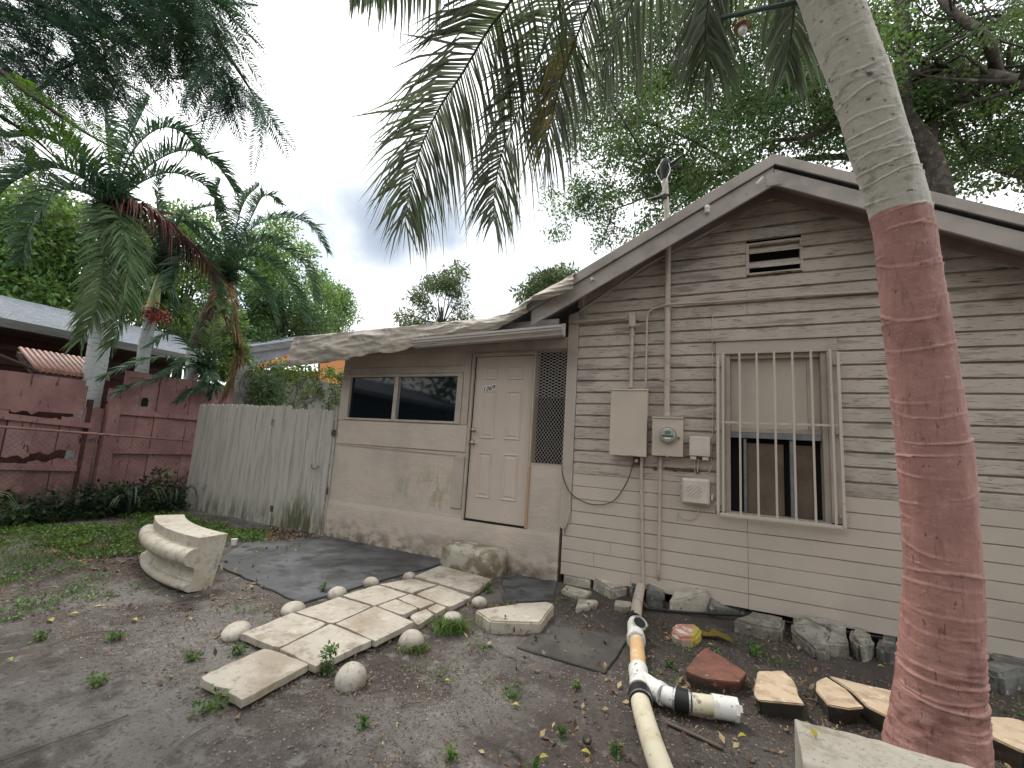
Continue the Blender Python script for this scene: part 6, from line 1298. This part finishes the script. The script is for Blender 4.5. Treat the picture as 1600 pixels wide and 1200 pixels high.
for k, (px, py, rr_, h_, kd, lab) in enumerate(WD):
    p = G(px, py); p[2] = float(gz(p[0], p[1])); r = np.random.RandomState(1000+k); parts = []; rr_ *= .8; h_ *= (.5 if kd == 'g' else (.62 if k != 12 else .9))
    if kd == 'g':
        n = int(420*rr_/.1); q = p+r.randn(n, 3)*[rr_*.5, rr_*.5, 0]; parts.append(blades(q, h_, .006, 1001+k, .8))
    else:
        n = int(150*rr_/.1*(1+h_*3)); c_ = np.array([p+(r.uniform(-.4, .4)*rr_*(1-.5*j/8), r.uniform(-.4, .4)*rr_, h_*j/8) for j in range(9)]); parts.append(leafcloud(c_, np.full((9, 3), rr_*.45), int(n*.8), .027, .55, 1001+k, -.1, .6))
        for j in range(7): parts.append(tube_np([p, c_[min(8, j+2)]], .0025, .0015, 3))
    v, f_ = merge(parts); o = mk('weed', v, f_, 'grass' if kd == 'g' else 'weed'); tag(o, lab, 'weed', 'weeds growing in the yard')
# fallen leaves, twigs, pebbles
area = [(-8.6, -3.6), (-8.4, -.2), (-5.3, -.3), (-3.3, -2.2), (-2, -1.1), (-1.5, -.3), (2.2, -.3), (2.0, -2.6), (.6, -3.4), (-2.0, -3.4), (-4.0, -3.3)]
def litter(P_, size, seed, asp=.45, up_=.9):
    v, f_ = leafcloud(P_+(0, 0, .008), np.full((len(P_), 3), .004), len(P_)*1, size, asp, seed, .0, up_); return v, f_
Pl = np.concatenate([scatter(area, 1500, 81, (.8, .46)), scatter([(-6.9, -2.6), (-6.6, -1.0), (-5.5, -1.2), (-5.2, -2.5)], 900, 82), scatter([(-6.0, -.8), (-6.2, -.15), (-5.2, -.1), (-5.2, -.7)], 700, 83)])
v, f_ = litter(Pl, .048, 84, .5, .8); o = mk('fallen_leaves', v, f_, 'dead'); tag(o, 'brown fallen leaves strewn over the dirt', 'leaf litter', kind='stuff')
Pl = scatter(area, 22000, 85, (1.2, .36)); v, f_ = litter(Pl, .013, 86, .6, .7); o = mk('soil_debris', v, f_, 'dead'); tag(o, 'tiny bits of bark and leaf in the soil', 'debris', kind='stuff')
near = [(-4.6, -3.4), (-3.2, -1.9), (-2.0, -2.6), (-1.2, -1.7), (2.0, -1.0), (2.0, -2.2), (.4, -3.3), (-1.2, -3.55), (-2.6, -3.5)]
r = np.random.RandomState(90); ring = []  # rings of dark crumbs and leaf bits, added for contact shading around stones
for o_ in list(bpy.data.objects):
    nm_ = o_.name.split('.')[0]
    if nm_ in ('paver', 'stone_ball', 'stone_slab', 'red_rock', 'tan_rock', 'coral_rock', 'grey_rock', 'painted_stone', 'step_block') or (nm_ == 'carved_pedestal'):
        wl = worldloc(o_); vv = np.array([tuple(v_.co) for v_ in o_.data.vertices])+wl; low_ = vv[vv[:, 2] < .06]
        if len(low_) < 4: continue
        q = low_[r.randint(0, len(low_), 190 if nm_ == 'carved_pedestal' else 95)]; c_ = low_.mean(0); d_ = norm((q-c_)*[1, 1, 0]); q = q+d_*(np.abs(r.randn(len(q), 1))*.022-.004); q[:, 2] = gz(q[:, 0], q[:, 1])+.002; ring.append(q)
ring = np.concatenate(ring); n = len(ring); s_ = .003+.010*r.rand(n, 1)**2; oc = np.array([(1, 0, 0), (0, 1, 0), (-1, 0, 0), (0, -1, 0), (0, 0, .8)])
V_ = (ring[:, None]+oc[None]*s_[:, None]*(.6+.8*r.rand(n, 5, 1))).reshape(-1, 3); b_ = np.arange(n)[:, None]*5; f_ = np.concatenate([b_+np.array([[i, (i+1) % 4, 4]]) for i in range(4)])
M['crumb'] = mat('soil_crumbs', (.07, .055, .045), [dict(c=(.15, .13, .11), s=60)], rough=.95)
o = mk('soil_crumbs', V_, f_, 'crumb'); tag(o, 'dark soil crumbs added around pavers and stones as contact shading', 'soil', kind='stuff')
v, f_ = litter(ring[::7]+r.randn(len(ring[::7]), 3)*[.02, .02, 0], .030, 91, .5, .7); o = mk('fallen_leaves', v, f_, 'dead'); tag(o, 'small brown leaves added to the contact-shade rings at pavers and stones', 'leaf litter', kind='stuff')
cl_ = scatter(area, 110, 92, (1.0, .44)); cl_ = np.array([c_ for c_ in cl_ if not (-5.6 < c_[0] < -2.2 and -2.1 < c_[1]) and not (-1.55 < c_[0] < -.5 and -1.95 < c_[1] < -.9)][:70]); cl_ = np.concatenate([cl_]*3)[:70]; pts_ = np.concatenate([c_+r.randn(int(n_), 3)*[s2, s2, 0] for c_, n_, s2 in zip(cl_, r.randint(8, 70, 70), r.uniform(.03, .12, 70))]); pts_[:, 2] = gz(pts_[:, 0], pts_[:, 1])+.012
v, f_ = merge([leafcloud(pts_, np.full((len(pts_), 3), .012), len(pts_), .024, .6, 93, -.1, .8), blades(pts_[::3], .035, .004, 94, .8)]); o = mk('ground_weeds', v, f_, 'weed'); tag(o, 'tiny sprouts and clover scattered thinly over the dirt', 'weeds', kind='stuff')
Pl = np.concatenate([scatter(near, 7000, 87, (1.1, .42)), scatter(area, 12000, 89, (.9, .42))]); r = np.random.RandomState(88); n = len(Pl); s_ = (.003+.006*r.rand(n, 1)**3); oc = np.array([(1, 0, 0), (0, 1, 0), (-1, 0, 0), (0, -1, 0), (0, 0, .8)])
V_ = (Pl[:, None]+oc[None]*s_[:, None]*(.6+.8*r.rand(n, 5, 1))).reshape(-1, 3); b_ = np.arange(n)[:, None]*5; f_ = np.concatenate([b_+np.array([[i, (i+1) % 4, 4]]) for i in range(4)])
M['pebble'] = mat('pebbles', (.17, .15, .135), [dict(c=(.6, .57, .52), s=90, lo=.62, hi=.66), dict(c=(.1, .08, .07), s=70, lo=.5, hi=.6, f=.8)], rough=.85)
o = mk('pebbles', V_, f_, 'pebble'); tag(o, 'small pebbles and grit in the dirt', 'pebbles', kind='stuff')
def leaf_thing(px, py, L, m, lab, z=None, az=0, name='fallen_leaf'):
    L *= .85
    p = G(px, py, z or 0.); 
    if z is None: p[2] = float(gz(p[0], p[1]))+.012
    a = R(az); d = np.array([math.cos(a), math.sin(a), .05]); s_ = np.array([-math.sin(a), math.cos(a), .12])
    V_ = []
    for t_, w in ((0, .03), (.2, .6), (.45, 1), (.7, .8), (1, .04)): c = p+d*L*(t_-.5)+(0, 0, .012*math.sin(3.14*t_)); V_ += [c-s_*L*.24*w, c+(0, 0, -.004), c+np.array([-s_[0], -s_[1], -s_[2]])*-L*.24*w]
    Fc = []
    for i in range(4): Fc += [(3*i, 3*i+1, 3*i+4, 3*i+3), (3*i+1, 3*i+2, 3*i+5, 3*i+4)]
    o = mk(name, np.array(V_), np.array(Fc), m, None, True); tag(o, lab, 'leaf', 'single fallen leaves')
for q in [(1271, 1146, .075, 'yleaf', 'bright yellow leaf lying on the corner stone piece', .287, 100), (699, 1060, .05, 'yleaf', 'yellow leaf on the dirt between two weeds at centre left', None, 20), (806, 1101, .05, 'yleaf', 'small yellow leaf on the dirt at bottom centre', None, 10),
          (850, 1178, .06, 'yleaf', 'brown-yellow leaf by the bottom seedling', None, 40), (915, 1174, .06, 'yleaf', 'yellow leaf beside a small round fruit', None, 0), (858, 1054, .06, 'palmBr', 'red-brown leaf below the grey mat', None, 150), (1160, 1150, .06, 'yleaf', 'yellow-green leaf beyond the drain pipe cap', None, 30),
          (1376, 1036, .05, 'yleaf', 'yellow leaf on dark dirt left of the palm', None, 0), (78, 972, .09, 'yleaf', 'pale yellow leaf at the left in the bare dirt', None, 0), (115, 962, .07, 'yleaf', 'pale yellow leaf among the left weeds', None, 60), (210, 970, .07, 'yleaf', 'yellow leaf on the grey dirt before the carved stone', None, 10),
          (297, 967, .05, 'yleaf', 'small yellow leaf between the carved stone and the path', None, 0), (15, 1034, .05, 'yleaf', 'yellow leaf at the left frame edge', None, 0), (1110, 1010, .05, 'yleaf', 'yellow leaf near the painted stone', None, 0)]: leaf_thing(*q)
gl = MB().prism([tuple(G(*z9(*c), .03)) for c in [(850, 440), (880, 490), (1000, 490), (1125, 545), (1085, 490), (950, 430), (930, 470)]], (0, 0, 0), (0, 0, .006)).build('leaf_piece', 'cocoY'); tag(gl, 'curled olive yellow leaf sheath beside the painted stone', 'leaf')
for k, (pts, lab) in enumerate((([(70, 1015), (130, 992), (190, 986)], 'long thin twig on the dirt at left'), ([(0, 1190), (120, 1150), (200, 1120)], 'thin stick in the bottom left corner'), ([(245, 1200), (290, 1160), (330, 1135)], 'dark twig below the nearest paver'), ([(805, 1030), (806, 1045), (807, 1048)], 'short upright stick in front of the cream slab'), ([(1042, 1130), (1090, 1150), (1130, 1170)], 'dark root below the capped pipe'), ([(625, 1105), (640, 1100), (658, 1097)], 'short twig right of the large ball'))):
    pp = [G(*p) for p in pts]
    for p in pp: p[2] = float(gz(p[0], p[1]))+.012
    if k == 3: pp[0][2] += .10; pp[1][2] += .05
    tubeobj('twig', catmull(pp, 12), .0032 if k != 4 else .009, 'wood', lab, 'twig', 6)
o = MB().lathe(G(917, 1163, .0), [(.004, 0), (.02, .008), (.024, .022), (.018, .038), (.004, .043)], 12).build('fruit', 'tan', None, True); tag(o, 'small round tan fruit lying near the bottom centre', 'fruit')
o = MB().lathe(G(765, 1009, .0), [(.004, 0), (.018, .006), (.022, .014), (.012, .024), (.003, .028)], 10).build('small_stone', 'ball', None, True); tag(o, 'tiny pale stone at the edge of the grey mat', 'stone')
